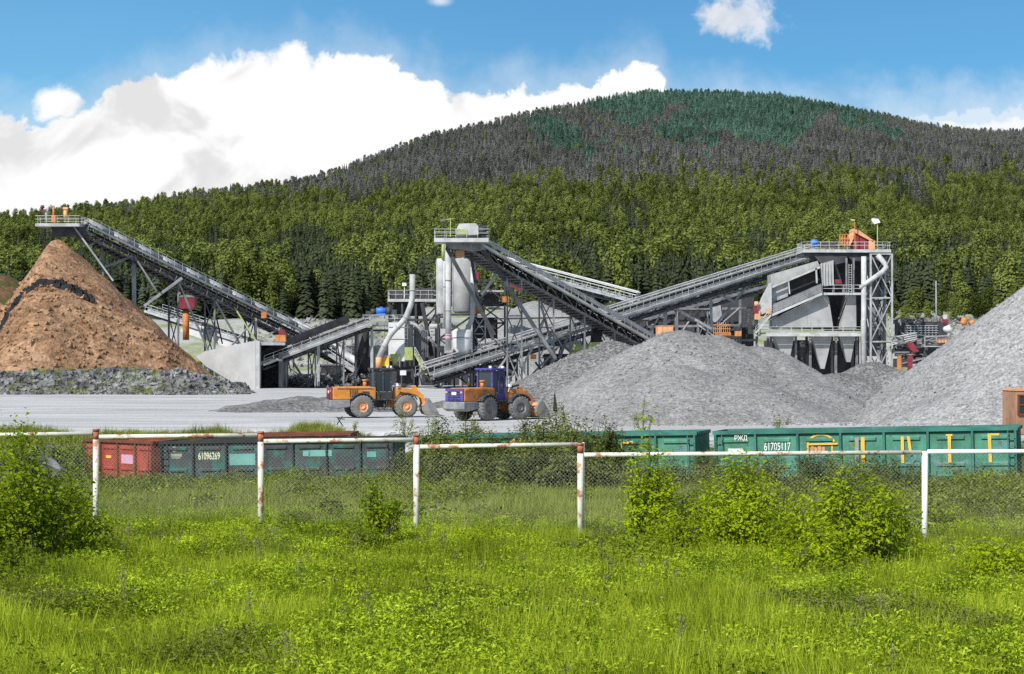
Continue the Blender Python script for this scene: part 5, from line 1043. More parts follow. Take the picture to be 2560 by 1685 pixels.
mb = MB(); mb.box((X(2040, Yt), Yt+5.6, 3.6), (15.5, .4, 7.4)); mb.box((X(2010, Yt), Yt+4.6, H(770, Yt)), (10.0, .4, 7)); mb.box((X(2120, Yt), Yt+5.4, H(730, Yt)), (6, .3, 12.5)); mb.build('back_wall', M['darksteel'], tw)
# lower gallery beam
dk = MB(); rl = MB(); platform(dk, rl, X(1897, Yt), X(2155, Yt), H(832, Yt), Yt-2.2, Yt-1.3, .3, .95, 1.6); dk.beam(P(1886, 838, Yt-2.4), P(2156, 838, Yt-2.4), .2, .35); dk.build('gallery', M['lightsteel'], tw); rl.build('gallery_rail', M['lightsteel'], tw)
mb = MB()
for px in (1928, 1990, 2026, 2090, 2142, 2156):
    for yy_ in (Yt+.3, Yt+4.2): mb.beam((X(px, Yt), yy_, 0), (X(px, Yt), yy_, H(838, Yt)), .4, .4, V(0, 1, 0))
for px in (2116, 2134): mb.beam(P(px, 645, Yt-1.9), P(px, 736, Yt-1.9), .3, .3, V(0, 1, 0))
mb.beam(P(2086, 655, Yt+1), P(2112, 735, Yt+1), .35, .35); mb.build('column', M['midsteel'], tw)
mb = MB(); mb.lathe([(.9, H(850, Yt)), (.9, H(880, Yt)), (.5, H(895, Yt)), (.5, H(915, Yt)), (1.3, H(918, Yt)), (1.3, H(926, Yt))], (X(2008, Yt), Yt+1.5, 0), (0, 0, 1), 16); mb.build('discharge_feeder', M['machine'], tw)
# mid platform and inclined walkway
dk = MB(); rl = MB(); platform(dk, rl, X(2054, Yt), X(2152, Yt), H(733, Yt), Yt-2.6, Yt-1.3, .35, 1.25, 1.4); dk.build('mid_deck', M['lightsteel'], tw); rl.build('mid_rail', M['lightsteel'], tw)
a = P(1928, 787, Yt-2.2); b_ = P(2054, 733, Yt-2.2); mb = MB(); mb.beam(a, b_, .9, .2); mb.beam(a+V(0, -.5, -.1), b_+V(0, -.5, -.1), .12, .35); mb.build('ramp', M['lightsteel'], tw)
mb = MB(); d = b_-a; n = 10
for i in range(n+1):
    p = a+d*i/n+V(0, -.5, 0); mb.beam(p, p+V(0, 0, 1.3), .06, .06, V(0, 1, 0))
for h in (1.3, .95, .6, .3): mb.beam(a+V(0, -.5, h), b_+V(0, -.5, h), .06, .06)
mb.build('ramp_rail', M['steel'], tw)
mb = MB(); mb.prism([a+V(0, .3, .2), b_+V(0, .3, .2), b_+V(0, .3, 1.6), a+V(0, .3, 1.6)], (0, .1, 0)); mb.build('ramp_screen', M['midsteel'], tw)
stairs(tw, P(1888, 833, Yt-2.6), P(1926, 788, Yt-2.6), .9, 'lightsteel', True)
mb = MB(); mb.prism([P(1886, 784, Yt-2.3), P(1893, 775, Yt-2.3), P(1907, 742, Yt-2.3), P(1925, 708, Yt-2.3), P(1929, 709, Yt-2.3), P(1929, 775, Yt-2.3), P(1905, 786, Yt-2.3)], (0, 1.6, 0)); mb.build('drive_guard', M['lightsteel'], tw)
mb = MB(); mb.cyl(P(1886, 760, Yt-2.5), P(1896, 760, Yt-2.5), .42, 12); mb.box(P(1893, 788, Yt-2.4), (.9, .7, 1.4)); mb.box(P(1922, 778, Yt-2.55), (.9, .4, .8)); mb.build('drive_motor', M['peach'], tw)
mb = MB(); mb.box(P(1889, 775, Yt-2.5), (.8, .7, 1.0)); mb.box(P(2095, 704, Yt-1.9), (1.0, .3, .7)); mb.build('control_panel', M['maroon'], tw)
mb = MB(); mb.box(P(1872, 795, Yt-1), (2.0, 2, 3.0)); mb.cyl(P(1878, 812, Yt-2.3), P(1890, 812, Yt-2.3), .8, 14); mb.build('crusher', M['machine'], tw)
# big round column, lattice leg, elbow chute
mb = MB(); mb.cyl(P(2159.5, 641, Yt-2.6), (X(2159.5, Yt-2.6), Yt-2.6, 0), .42, 16); mb.build('round_column', M['lightsteel'], tw)
mb = MB(); mb.tube([P(2194, 637, Yt-2.6), P(2211, 658, Yt-2.6), P(2216, 668, Yt-2.6), P(2206, 680, Yt-2.6), P(2168, 706, Yt-2.8), P(2150, 720, Yt-2.8)], [.42, .42, .45, .42, .36, .3], 12); mb.build('elbow_chute', M['lightsteel'], tw)
mb = MB(); truss_tower(mb, X(2170, Yt), X(2223, Yt), Yt-2.4, Yt+3.5, 0, H(637, Yt), 3, .3, .2); mb.build('lattice_leg', M['steel'], tw)
mb = MB(); mb.cyl((X(2218, Yt), Yt+4, 0), (X(2218, Yt), Yt+4, H(640, Yt)), .5, 12); mb.box((X(2195, Yt), Yt+4.6, H(760, Yt)), (2.6, .3, 17)); mb.build('rear_column', M['midsteel'], tw)
mb = MB()
for a_ in (2122, 2129): mb.beam(P(a_, 660, Yt-2.8), P(a_, 733, Yt-2.8), .06, .06, V(0, 1, 0))
for k in range(12): mb.beam(P(2122, 663+k*6, Yt-2.8), P(2129, 663+k*6, Yt-2.8), .05, .05)
mb.build('ladder', M['lightsteel'], tw)
# things on top of the tower
cbn = thing('rooftop_cabin', 'peach and orange sheet cabin with slanted roof on top of the tower', 'cabin', P(2150, 625, Yt+1))
mb = MB(); mb.prism([P(2133, 622, Yt), P(2133, 582, Yt), P(2146, 578, Yt), P(2170, 590, Yt), P(2170, 622, Yt)], (0, 3, 0)); mb.build('wall', M['maroon'], cbn)
mb = MB(); mb.prism([P(2118, 614, Yt-.3), P(2131, 582, Yt-.3), P(2136, 572, Yt-.3), P(2134, 596, Yt-.3), P(2124, 616, Yt-.3)], (0, 3.4, 0)); mb.prism([P(2134, 571, Yt-.4), P(2150, 577, Yt-.4), P(2184, 601, Yt-.4), P(2184, 606, Yt-.4), P(2148, 587, Yt-.4), P(2132, 578, Yt-.4)], (0, 3.8, 0)); mb.build('roof', M['peach'], cbn)
mb = MB(); mb.box(P(2177, 613, Yt+.6), (1.0, 2, 1.4)); mb.build('side_panel', M['peach'], cbn)
mb = MB()
for a_ in (2099, 2106, 2112, 2119): mb.beam(P(a_, 586, Yt-.5), P(a_, 612, Yt-.5), .12, .12, V(0, 1, 0))
for py in (586, 597, 611): mb.beam(P(2099, py, Yt-.55), P(2122, py, Yt-.55), .12, .12)
mb.box(P(2110, 602, Yt+.4), (1.2, 1.4, 1.2)); mb.build('guard_frame', M['rustorange'], cbn)
lp = thing('lamp_post', 'slim rusty lamp post beside the rooftop cabin', 'lamp post', P(2137, 625, Yt-1.2))
MB().beam(P(2137, 625, Yt-1.2), P(2137, 550, Yt-1.2), .12, .12, V(0, 1, 0)).build('post', M['rustorange'], lp); MB().prism([P(2126, 547, Yt-1.4), P(2137, 549, Yt-1.4), P(2137, 553, Yt-1.4), P(2128, 551, Yt-1.4)], (0, .4, 0)).build('lamp_head', M['palegreen'], lp)
lp = thing('lamp_post', 'lamp post with big white floodlights at the right end of the tower roof', 'lamp post', P(2193, 625, Yt-1.2))
MB().beam(P(2193.5, 625, Yt-1.2), P(2193.5, 558, Yt-1.2), .16, .16, V(0, 1, 0)).build('post', M['palegreen'], lp)
MB().prism([P(2180, 546, Yt-1.5), P(2196, 547, Yt-1.5), P(2201, 556, Yt-1.5), P(2186, 560, Yt-1.5), P(2181, 553, Yt-1.5)], (0, .7, 0)).build('lamp_head', M['lampwhite'], lp)
mt_ = thing('electric_motor', 'blue motor at the left end of the tower roof railing', 'motor', P(2035, 620, Yt)); mb = MB(); mb.cyl(P(2028, 606, Yt-.8), P(2042, 606, Yt-.8), .5, 12); mb.box(P(2035, 614, Yt-.8), (.9, .8, .25)); mb.build('motor_body', M['blue'], mt_); mb = MB(); mb.box(P(2070, 612, Yt), (2.2, 1.5, .9)); mb.cyl(P(2050, 612, Yt), P(2062, 612, Yt), .45, 10); mb.build('gearbox', M['machine'], mt_)

# ------------------------------------------------------------------ scrap heap right of the tower
Ys = 322
sg = 'scrap items in the dump right of the tower'
def scrap(name, label, cat): return thing(name, label, cat, (X(2300, Ys), Ys, 0), sg)
t = scrap('steel_container', 'dark long steel container under pale rubble at the back of the scrap dump', 'container'); mb = MB(); mb.box((X(2302, Ys+12), Ys+12, H(826, Ys+12)), (8.2, 3, 2.6)); mb.build('body', M['darksteel'], t)
mb = MB()
for k in range(9): mb.beam(P(2268+k*9, 814, Ys+10.4), P(2268+k*9, 838, Ys+10.4), .14, .1, V(0, 1, 0))
for py in (814, 820, 826, 832): mb.beam(P(2264, py, Ys+10.3), P(2345, py, Ys+10.3), .12, .12)
mb.build('rib', M['steel'], t)
mb = MB()
rq = random.Random(8)
for k in range(60): mb.box(P(rq.uniform(2238, 2350), rq.uniform(799, 808), Ys+12+rq.uniform(-1.2, 1.2)), (rq.uniform(.3, 1.1), rq.uniform(.3, 1), rq.uniform(.25, .7)), rq.uniform(0, 3))
mb.build('rubble', M['stone'], t)
t = scrap('conveyor_section', 'pale scrapped conveyor section of parallel rails leaning in the dump', 'conveyor section'); mb = MB()
for k in range(4): mb.beam(P(2228, 844+k*6, Ys-1), P(2292, 832+k*5, Ys-1), .2, .16)
for k in range(5): mb.beam(P(2232+k*13, 843-k*2.2, Ys-.9), P(2232+k*13, 862-k*2.4, Ys-.9), .1, .1, V(0, 1, 0))
mb.build('rail_set', M['lightsteel'], t)
t = scrap('maroon_chute', 'maroon scrapped chute lying across the dump', 'chute'); mb = MB(); mb.prism([P(2268, 857, Ys-3), P(2282, 856, Ys-3), P(2298, 878, Ys-3), P(2284, 882, Ys-3), P(2272, 868, Ys-3)], (0, 1.5, 0)); mb.build('chute_body', M['maroon'], t)
for (px, mt, lab) in ((2248, 'rustorange', 'short orange post at the foot of the scrap dump'), (2275, 'maroon', 'maroon post at the foot of the scrap dump')):
    t = scrap('steel_post', lab, 'post'); mb = MB(); mb.beam((X(px, Ys-4), Ys-4, 0), (X(px, Ys-4), Ys-4, H(888, Ys-4)), .75 if mt == 'maroon' else .6, .5, V(0, 1, 0)); mb.build('shaft', M[mt], t); mb = MB(); mb.box((X(px, Ys-4), Ys-4, H(886, Ys-4)), (.95, .7, .14)); mb.build('cap_plate', M['midsteel'], t)
t = scrap('scrap_frame', 'tangled dark steel frames filling the middle of the scrap dump', 'scrap'); mb = MB()
for k in range(90):
    p = P(rq.uniform(2232, 2372), rq.uniform(838, 900), Ys+rq.uniform(-3, 9)); q = p+V(rq.uniform(-3.4, 3.4), rq.uniform(-1.5, 1.5), rq.uniform(-1.0, 1.0)); mb.beam(p, q, rq.uniform(.1, .35), rq.uniform(.1, .25))
mb.build('bars', M['midsteel'], t); mb = MB()
for k in range(26):
    p = P(rq.uniform(2235, 2350), rq.uniform(850, 912), Ys+rq.uniform(0, 8)); mb.box(p, (rq.uniform(.8, 3), rq.uniform(.5, 2), rq.uniform(.4, 1.4)), rq.uniform(-.5, .5))
mb.build('dark_plates', M['machine'], t)
t = scrap('peach_crate', 'peach coloured crate among the scrap beside the pale pile', 'crate'); mb = MB(); mb.box(P(2356, 850, Ys), (1.9, 1.5, .9)); mb.build('crate_body', M['peach'], t, None, .05); mb = MB()
for k in range(4): mb.box(P(2345+k*7.5, 850, Ys-.78), (.1, .06, .9))
mb.build('slat', M['rustorange'], t)
t = scrap('steel_tray', 'grey flat steel tray with raised rim in the scrap dump', 'tray'); mb = MB(); mb.box(P(2340, 866, Ys-1), (4.2, 2, .18)); mb.beam(P(2311, 842, Ys-1), P(2372, 839, Ys-1), .15, .2); mb.beam(P(2312, 842, Ys-1), P(2312, 866, Ys-1), .15, .15, V(0, 1, 0)); mb.build('tray_body', M['steel'], t)
t = scrap('rusty_drum', 'pair of rusty peach drums on top of the rubble right of the scrap', 'drums'); mb = MB(); mb.lathe([(0, 0), (.55, .02), (.62, .4), (.58, .8), (.62, 1.2), (0, 1.24)], P(2408, 812, Ys+16), (0.3, 0, 1), 12); mb.lathe([(0, 0), (.5, .02), (.55, .5), (.5, 1.0), (0, 1.04)], P(2424, 810, Ys+16), (1, .2, .3), 12); mb.build('drum', M['rustorange'], t)
t = scrap('white_sack', 'bulging white sack lying in the scrap dump', 'sack'); mb = MB(); mb.lathe([(0, 0), (.55, .05), (.85, .4), (.8, .8), (.35, 1.1), (.12, 1.3), (0, 1.32)], P(2368, 832, Ys+4), (.25, 0, 1), 12); mb.build('sack_body', M['white'], t)
t = scrap('standing_machine', 'small maroon and white machine standing at the back of the dump', 'machine'); mb = MB(); mb.box(P(2363, 808, Ys+14), (.9, .9, 1.2)); mb.beam(P(2357, 818, Ys+14), P(2357, 795, Ys+14), .25, .25, V(0, 1, 0)); mb.build('body', M['maroon'], t); mb = MB(); mb.box(P(2362, 792, Ys+14), (.6, .6, .7)); mb.build('head', M['lightsteel'], t)
mb = MB(); pB = P(2341, 800, 400); mb.cyl(V(pB.x, 400, gz(pB.x, 400)-.5), P(2340, 702, 400), .16, 8, .1); po = thing('utility_pole', 'tall thin pole before the forest right of the tower', 'pole', (pB.x, 400, gz(pB.x, 400))); mb.build('pole_shaft', M['steel'], po); mb = MB(); mb.beam(P(2331, 710, 400), P(2349, 710, 400), .12, .12); mb.build('cross_arm', M['midsteel'], po)
rc = thing('rusty_cabin', 'rust brown steel cabin with a dark window cut by the right edge', 'cabin', at(2545, 112))
Yc = 108; mb = MB(); mb.box((X(2600, Yc), Yc+1.5, H(1032, Yc)), (X(2660, Yc)-X(2540, Yc), 3.0, H(976, Yc)-H(1085, Yc))); mb.build('wall', M['cabinrust'], rc, None, .03)
mb = MB(); mb.box((X(2600, Yc), Yc+1.5, H(975, Yc)), (2.68, 3.1, .10)); mb.build('roof', M['peach'], rc)
mb = MB(); mb.box((X(2564, Yc), Yc-.03, H(1012, Yc)), (.72, .1, .98)); mb.build('window', M['glass'], rc); mb = MB(); 
for dx in (-.4, .4): mb.box((X(2564, Yc)+dx, Yc-.06, H(1012, Yc)), (.09, .12, 1.1))
for dz in (-.52, 0, .52): mb.box((X(2564, Yc), Yc-.065, H(1012, Yc)+dz), (.86, .11, .08))
mb.build('window_frame', M['wbrown'], rc)

# dark crushing hall behind the right half of the long conveyor
ch = thing('crushing_hall', 'dark open steel crushing hall behind the long conveyor, left of the screening tower', 'hall', (X(1720, 352), 354, 0))
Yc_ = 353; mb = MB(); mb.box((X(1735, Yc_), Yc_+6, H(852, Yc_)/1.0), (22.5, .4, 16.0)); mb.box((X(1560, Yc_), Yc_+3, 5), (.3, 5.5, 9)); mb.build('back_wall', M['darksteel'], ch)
mb = MB()
for k, px in enumerate((1575, 1630, 1690, 1745, 1800, 1850, 1892)): mb.beam((X(px, Yc_), Yc_, 0), (X(px, Yc_), Yc_, H(735-k*3, Yc_)), .42, .42, V(0, 1, 0))
for py in (770, 812, 850): mb.beam(P(1560, py+6, Yc_-.1), P(1895, py, Yc_-.1), .32, .4)
mb.build('column', M['midsteel'], ch)
mb = MB()
for (a, c, b2, d) in ((1575, 850, 1630, 772), (1690, 850, 1745, 770), (1800, 812, 1850, 768), (1745, 812, 1800, 850), (1630, 812, 1690, 772)): mb.beam(P(a, c, Yc_-.2), P(b2, d, Yc_-.2), .22, .22)
mb.build('brace', M['steel'], ch)
mb = MB(); mb.box((X(1650, Yc_), Yc_+2.5, H(812, Yc_)), (5, 3, 4)); mb.box((X(1770, Yc_), Yc_+2.5, H(800, Yc_)), (4, 3, 5)); mb.box((X(1850, Yc_), Yc_+2.5, H(825, Yc_)), (3, 3, 3)); mb.cyl((X(1715, Yc_), Yc_+1.2, H(800, Yc_)), (X(1745, Yc_), Yc_+1.2, H(800, Yc_)), 1.2, 16); mb.build('crusher_unit', M['machine'], ch)
mb = MB(); mb.prism([P(1760, 762, Yc_-.6), P(1800, 748, Yc_-.6), P(1806, 800, Yc_-.6), P(1785, 806, Yc_-.6)], (0, 1.2, 0)); mb.build('feed_chute', M['steel'], ch)
# pit walls and machinery between the short conveyor and the silo
ug = thing('crusher_house', 'dark low crusher house below the conveyors left of the silo', 'hall', (X(880, 322), 324, 0))
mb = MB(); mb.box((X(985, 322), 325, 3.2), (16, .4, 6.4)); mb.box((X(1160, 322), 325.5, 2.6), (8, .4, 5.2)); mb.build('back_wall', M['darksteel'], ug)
mb = MB()
for px in (905, 950, 1000, 1050, 1100, 1150, 1200): mb.beam((X(px, 322), 323.5, 0), (X(px, 322), 323.5, 6.0), .3, .3, V(0, 1, 0))
mb.beam(P(900, 850, 321), P(1210, 850, 321), .3, .3); mb.build('column', M['steel'], ug)

# more bracing under the conveyors: legs and cross braces standing on the yard
def trestle(root, q, t, hw, depth, mt, w_=.26):
    a = q(t, -hw, -depth); b2 = q(t, hw, -depth)
    if min(a.z, b2.z) < 1.5: return
    fa = V(a.x, a.y, 0); fb2 = V(b2.x, b2.y, 0)
    for p0, p1 in ((a, fa), (b2, fb2)): MB().beam(p0, p1, w_, w_, V(0, 1, 0)).build('support_leg', M[mt], root)
    mb = MB(); n = max(1, int(a.z/4))
    for i in range(n):
        z0, z1 = i/n, (i+1)/n
        mb.beam(fa.lerp(a, z0), fb2.lerp(b2, z1), .13, .13); mb.beam(fb2.lerp(b2, z0)+V(0, .14, 0), fa.lerp(a, z1)+V(0, .14, 0), .13, .13); mb.beam(fa.lerp(a, z1), fb2.lerp(b2, z1), .15, .15)
    mb.build('cross_brace', M[mt], root)
for t in (12, 19, 26, 33, 40): trestle(c7, q7, t, 1.2, 1.6, 'midsteel')
for t in (10, 17, 24, 31): trestle(c5, q5, t, 1.5, 1.5, 'midsteel')
for t in (14, 22, 30, 37): trestle(c1, q1, t, 1.3, 1.7, 'midsteel')
for t in (4, 9, 14): trestle(c2, q2, t, 1.1, 1.0, 'midsteel', .2)
def long_brace(root, q, t0, t1, a, depth, mt):
    p0 = q(t0, a, -depth); p1 = q(t1, a, -depth); MB().beam(p0, V(p1.x, p1.y, max(0, p1.z*.25)), .24, .24).build('long_brace', M[mt], root)
for t0, t1 in ((12, 19), (26, 19), (26, 33), (40, 33)): long_brace(c7, q7, t0, t1, 1.2, 1.6, 'steel')
for t0, t1 in ((22, 30), (37, 30), (30, 22)): long_brace(c1, q1, t0, t1, 1.3, 1.7, 'steel')
# ------------------------------------------------------------------ wheel loaders
def loader(label, loc, yaw, art, colour):
    t = thing('wheel_loader', label, 'loader', loc, 'wheel loaders in the yard')
    T = Matrix.Translation(loc) @ Matrix.Rotation(yaw, 4, 'Z'); piv = Vector((0.15, 0, 0))
    TF = T @ Matrix.Translation(piv) @ Matrix.Rotation(art, 4, 'Z') @ Matrix.Translation(-piv)
    hood_m, grille_m, cab_m, front_m, rim_m = colour
    R = 0.80
    # rear half --------------------------------------------------
    mb = MB(); mb.box((-1.75, 0, 1.0), (3.4, 0.9, 0.55)); mb.box((-1.5, 0, .75), (0.5, 1.7, 0.35)); mb.box((-.35, 0, 1.15), (1.2, 1.0, 0.9)); mb.build('rear_frame', M['machine'], t, T, .03)
    mb = MB(); mb.prism([(-3.95, -.98, .78), (-3.55, -.98, .62), (-2.5, -.98, .78), (-2.5, -.98, 1.28), (-3.95, -.98, 1.28)], (0, 1.96, 0)); mb.build('counterweight', M['bucketsteel'], t, T, .06)
    mb = MB(); mb.prism([(-3.75, -.86, 1.29), (-.62, -.86, 1.29), (-.62, -.86, 2.16), (-1.2, -.86, 2.22), (-3.2, -.86, 2.20), (-3.75, -.86, 2.10)], (0, 1.72, 0))
    hood = mb.build('engine_hood', M[hood_m], t, T, .07)
    mb = MB()
    for k in range(5): mb.box((-2.5+k*.13, -.875, 1.75), (.05, .03, .5)); mb.box((-2.5+k*.13, .875, 1.75), (.05, .03, .5))
    mb.box((-2.1, -.872, 2.06), (2.6, .03, .05)); mb.box((-1.35, -.872, 1.72), (.5, .025, .3)); mb.build('side_louvre', M['machine'] if hood_m == 'orange' else M['rustorange'], hood, T)
    mb = MB(); mb.box((-3.80, 0, 1.74), (.12, 1.62, .84)); gr_ = mb.build('grille', M[grille_m], t, T, .03)
    mb = MB()
    for k in range(4): mb.box((-3.87, 0, 1.42+k*.17), (.03, 1.1, .09))
    mb.build('grille_slot', M['black'], gr_, T)
    mb = MB(); mb.box((-3.87, 0, 1.84), (.04, .42, .2)); mb.build('plate', M['white'], gr_, T)
    for s in (-1, 1):
        mb = MB(); mb.box((-3.88, s*.66, 1.92), (.05, .16, .12)); mb.build('rear_light', M['peach'], gr_, T)
    mb = MB(); mb.cyl((-2.0, .3, 2.15), (-2.0, .3, 2.95), .07, 10); mb.cyl((-2.0, .3, 2.3), (-2.0, .3, 2.65), .12, 10); mb.build('exhaust_pipe', M['machine'], t, T)
    mb = MB(); mb.cyl((-1.3, -.3, 2.18), (-1.3, -.3, 2.62), .14, 12); mb.cyl((-1.3, -.3, 2.6), (-1.3, -.3, 2.72), .2, 12); mb.build('air_filter', M['rustorange'], t, T)
    for s in (-1, 1):
        mb = MB(); pr = [(-1.68+math.cos(a)*.95, s*.86, .84+math.sin(a)*.95) for a in np.linspace(.35, 2.6, 8)]; pr2 = [(-1.68+math.cos(a)*.88, s*.86, .84+math.sin(a)*.88) for a in np.linspace(2.6, .35, 8)]
        mb.prism(pr+pr2, (0, s*.5, 0)); mb.build('rear_fender', M['machine'], t, T)
    # cab ---------------------------------------------------------
    mb = MB(); x0, x1, y, z0, z1 = -.72, .62, .74, 1.25, 3.40
    mb.box(((x0+x1)/2, 0, z0+.28), (x1-x0, 2*y, .56))
    for (px, py) in ((x0+.06, -y+.06), (x1-.06, -y+.06), (x0+.06, y-.06), (x1-.06, y-.06)): mb.beam((px, py, z0+.5), (px*.96-.02, py*.94, z1), .12, .12, V(0, 1, 0))
    mb.beam((-.05, -y+.05, z0+.5), (-.05, -y+.08, z1), .1, .1, V(0, 1, 0)); mb.beam((-.05, y-.05, z0+.5), (-.05, y-.08, z1), .1, .1, V(0, 1, 0))
    cab = mb.build('cab', M[cab_m], t, T, .015)
    mb = MB(); mb.box(((x0+x1)/2-.02, 0, z1+.07), (x1-x0+.25, 2*y+.1, .15)); mb.build('cab_roof', M[cab_m], cab, T, .05)
    for nm, c, s_ in (('side_window', (-.05, -y+.07, 2.6), (1.1, .02, 1.5)), ('side_window', (-.05, y-.07, 2.6), (1.1, .02, 1.5)), ('windscreen', (x1-.08, 0, 2.6), (.02, 1.25, 1.5)), ('rear_window', (x0+.07, 0, 2.65), (.02, 1.25, 1.4))):
        mb = MB(); mb.box(c, s_); mb.build(nm, M['glass'], cab, T)
    mb = MB(); mb.box((-.15, 0, 2.0), (.55, .55, .2)); mb.box((-.42, 0, 2.4), (.15, .5, .7)); mb.beam((.4, 0, 1.8), (.25, 0, 2.35), .06, .06); mb.build('seat', M['black'], cab, T)
    for s in (-1, 1):
        mb = MB(); mb.box((.55, s*.55, z1+.22), (.1, .22, .14)); mb.build('work_light', M['lampwhite'], cab, T)
        mb = MB(); mb.beam((.62, s*.74, 2.75), (.78, s*1.05, 2.85), .04, .04); mb.box((.78, s*1.08, 2.8), (.05, .2, .34)); mb.build('mirror', M['machine'], cab, T)
    mb = MB()
    for s in (-1, 1):
        for k in range(3): mb.box((.2, s*(.95), .55+k*.32), (.5, .22, .05))
        for dx in (-.24, .24): mb.beam((.2+dx, s*.98, .5), (.2+dx, s*.9, 1.35), .05, .05, V(0, 1, 0))
        mb.beam((-.5, s*.9, 1.9), (-.5, s*.9, 1.3), .04, .04, V(0, 1, 0)); mb.box((-.1, s*.95, 1.28), (1.4, .35, .06))
    mb.build('ladder', M['machine'], t, T)
    # front half ---------------------------------------------------
    mb = MB(); mb.box((1.35, 0, 1.0), (1.9, .8, .6)); mb.box((1.65, 0, .75), (.5, 1.7, .35)); mb.prism([(.75, -.42, 1.2), (2.1, -.42, 1.2), (1.9, -.42, 1.75), (1.35, -.42, 2.2), (.85, -.42, 2.15)], (0, .84, 0)); mb.build('front_frame', M[front_m], t, TF, .03)
    for s in (-1, 1):
        mb = MB(); pr = [(1.1, s*.55, 2.1), (1.5, s*.55, 2.12), (2.5, s*.55, 1.95), (2.95, s*.55, 1.6), (3.2, s*.55, .75), (3.08, s*.55, .42), (2.94, s*.55, .55), (2.78, s*.55, 1.35), (2.35, s*.55, 1.62), (1.15, s*.55, 1.85)]; mb.prism(pr, (0, s*.16, 0)); mb.build('lift_arm', M[front_m], t, TF, .02)
        mb = MB(); mb.cyl((.95, s*.5, 1.05), (1.7, s*.5, 1.3), .1, 10); mb.cyl((1.7, s*.5, 1.3), (2.25, s*.5, 1.48), .055, 8); mb.build('lift_cylinder', M['machine'], t, TF)
        mb = MB(); pr = [(1.65+math.cos(a)*.95, s*.86, .84+math.sin(a)*.95) for a in np.linspace(.5, 2.75, 8)]; pr2 = [(1.65+math.cos(a)*.88, s*.86, .84+math.sin(a)*.88) for a in np.linspace(2.75, .5, 8)]
        mb.prism(pr+pr2, (0, s*.5, 0)); mb.build('front_fender', M['machine'], t, TF)
        mb = MB(); mb.box((1.05, s*.78, 2.35), (.14, .24, .2)); mb.beam((1.05, s*.78, 2.25), (1.05, s*.6, 1.9), .06, .06, V(0, 1, 0)); mb.build('headlight', M['lampwhite'], t, TF)
    mb = MB(); mb.prism([(2.0, -.12, 1.7), (2.25, -.12, 2.25), (2.45, -.12, 2.28), (2.95, -.12, 1.2), (2.85, -.12, 1.2), (2.35, -.12, 1.7)], (0, .24, 0)); mb.box((2.2, 0, 1.72), (.2, 1.1, .2)); mb.build('bell_crank', M[front_m], t, TF, .02)
    mb = MB(); mb.cyl((1.0, 0, 2.05), (1.75, 0, 2.25), .11, 10); mb.cyl((1.75, 0, 2.25), (2.28, 0, 2.36), .06, 8); mb.build('tilt_cylinder', M['machine'], t, TF)
    # bucket: open shell with floor, curved back and end plates
    prof = [(4.05, .16), (3.3, .10), (3.02, .22), (2.86, .5), (2.88, .85), (3.05, 1.15), (3.3, 1.32)]; inn = [(a+.05 if i else a, b_+.05) for i, (a, b_) in enumerate(prof)]
    mb = MB(); W = 1.38; o = [(a, -W, b_) for a, b_ in prof]+[(a, -W, b_) for a, b_ in reversed(inn)]; mb.prism(o, (0, 2*W, 0))
    for s in (-1, 1): mb.prism([(a, s*W, b_) for a, b_ in prof]+[(3.75, s*W, .75)], (0, s*.06, 0))
    bk = mb.build('bucket', M['bucketsteel'], t, TF)
    mb = MB()
    for k in range(8): y_ = -1.25+k*.357; mb.hexa([V(4.02, y_-.07, .10), V(4.3, y_-.04, .11), V(4.3, y_+.04, .11), V(4.02, y_+.07, .10), V(4.02, y_-.07, .2), V(4.3, y_-.04, .15), V(4.3, y_+.04, .15), V(4.02, y_+.07, .2)])
    mb.build('bucket_tooth', M['machine'], bk, TF)
    mb = MB(); pr = prof[2:6]; n_ = [(a-.03, b_) for a, b_ in pr]; mb.prism([(a-.012, -W*.9, b_) for a, b_ in pr]+[(a, -W*.9, b_) for a, b_ in reversed(n_)], (0, 2*W*.45, 0)); mb.build('back_plate', M['peach'], bk, TF)
    # wheels ---------------------------------------------------------
    prt = [(.38, -.27), (.66, -.30), (.76, -.26), (.80, -.18), (.80, .18), (.76, .26), (.66, .30), (.38, .27)]
    for (x, s, TT) in ((-1.68, -1, T), (-1.68, 1, T), (1.65, -1, TF), (1.65, 1, TF)):
        mb = MB(); c = V(x, s*1.08, R); mb.lathe(prt, c, (0, 1, 0), 30); wh = None
        for k in range(22):
            a = k*2*math.pi/22
            for q in (-1, 1):
                a2 = a+.10*q; p0 = c+V(math.cos(a2)*.80, q*.02, math.sin(a2)*.80); p1 = c+V(math.cos(a2+.12)*.79, q*.27, math.sin(a2+.12)*.79); mb.beam(p0, p1, .08, .06, V(math.cos(a2), 0, math.sin(a2)))
        wh = mb.build('wheel', M['tyre'], t, TT)
        mb = MB(); mb.lathe([(0, s*.16), (.14, s*.17), (.16, s*.22), (.2, s*.14), (.33, s*.10), (.37, s*.24), (.40, s*.25), (.40, -s*.2)], c, (0, 1, 0), 24)
        for k in range(10): a = k*.6283; mb.cyl(c+V(math.cos(a)*.26, s*.12, math.sin(a)*.26), c+V(math.cos(a)*.26, s*.16, math.sin(a)*.26), .025, 6)
        mb.build('rim', M[rim_m], wh, TT)
    return t
p = P(953, 1043, 143)
loader('orange wheel loader with black cab seen from its right side', (p.x, 143.5, 0.0), math.radians(17), math.radians(-8), ('orange', 'maroon', 'machine', 'orange', 'peach'))
p = P(1228, 1050, 137)
loader('blue and orange wheel loader seen from behind, bucket against the dark gravel pile', (p.x, 138.0, 0.0), math.radians(50), math.radians(-18), ('rustorange', 'violet', 'violet', 'rustorange', 'rimgrey'))

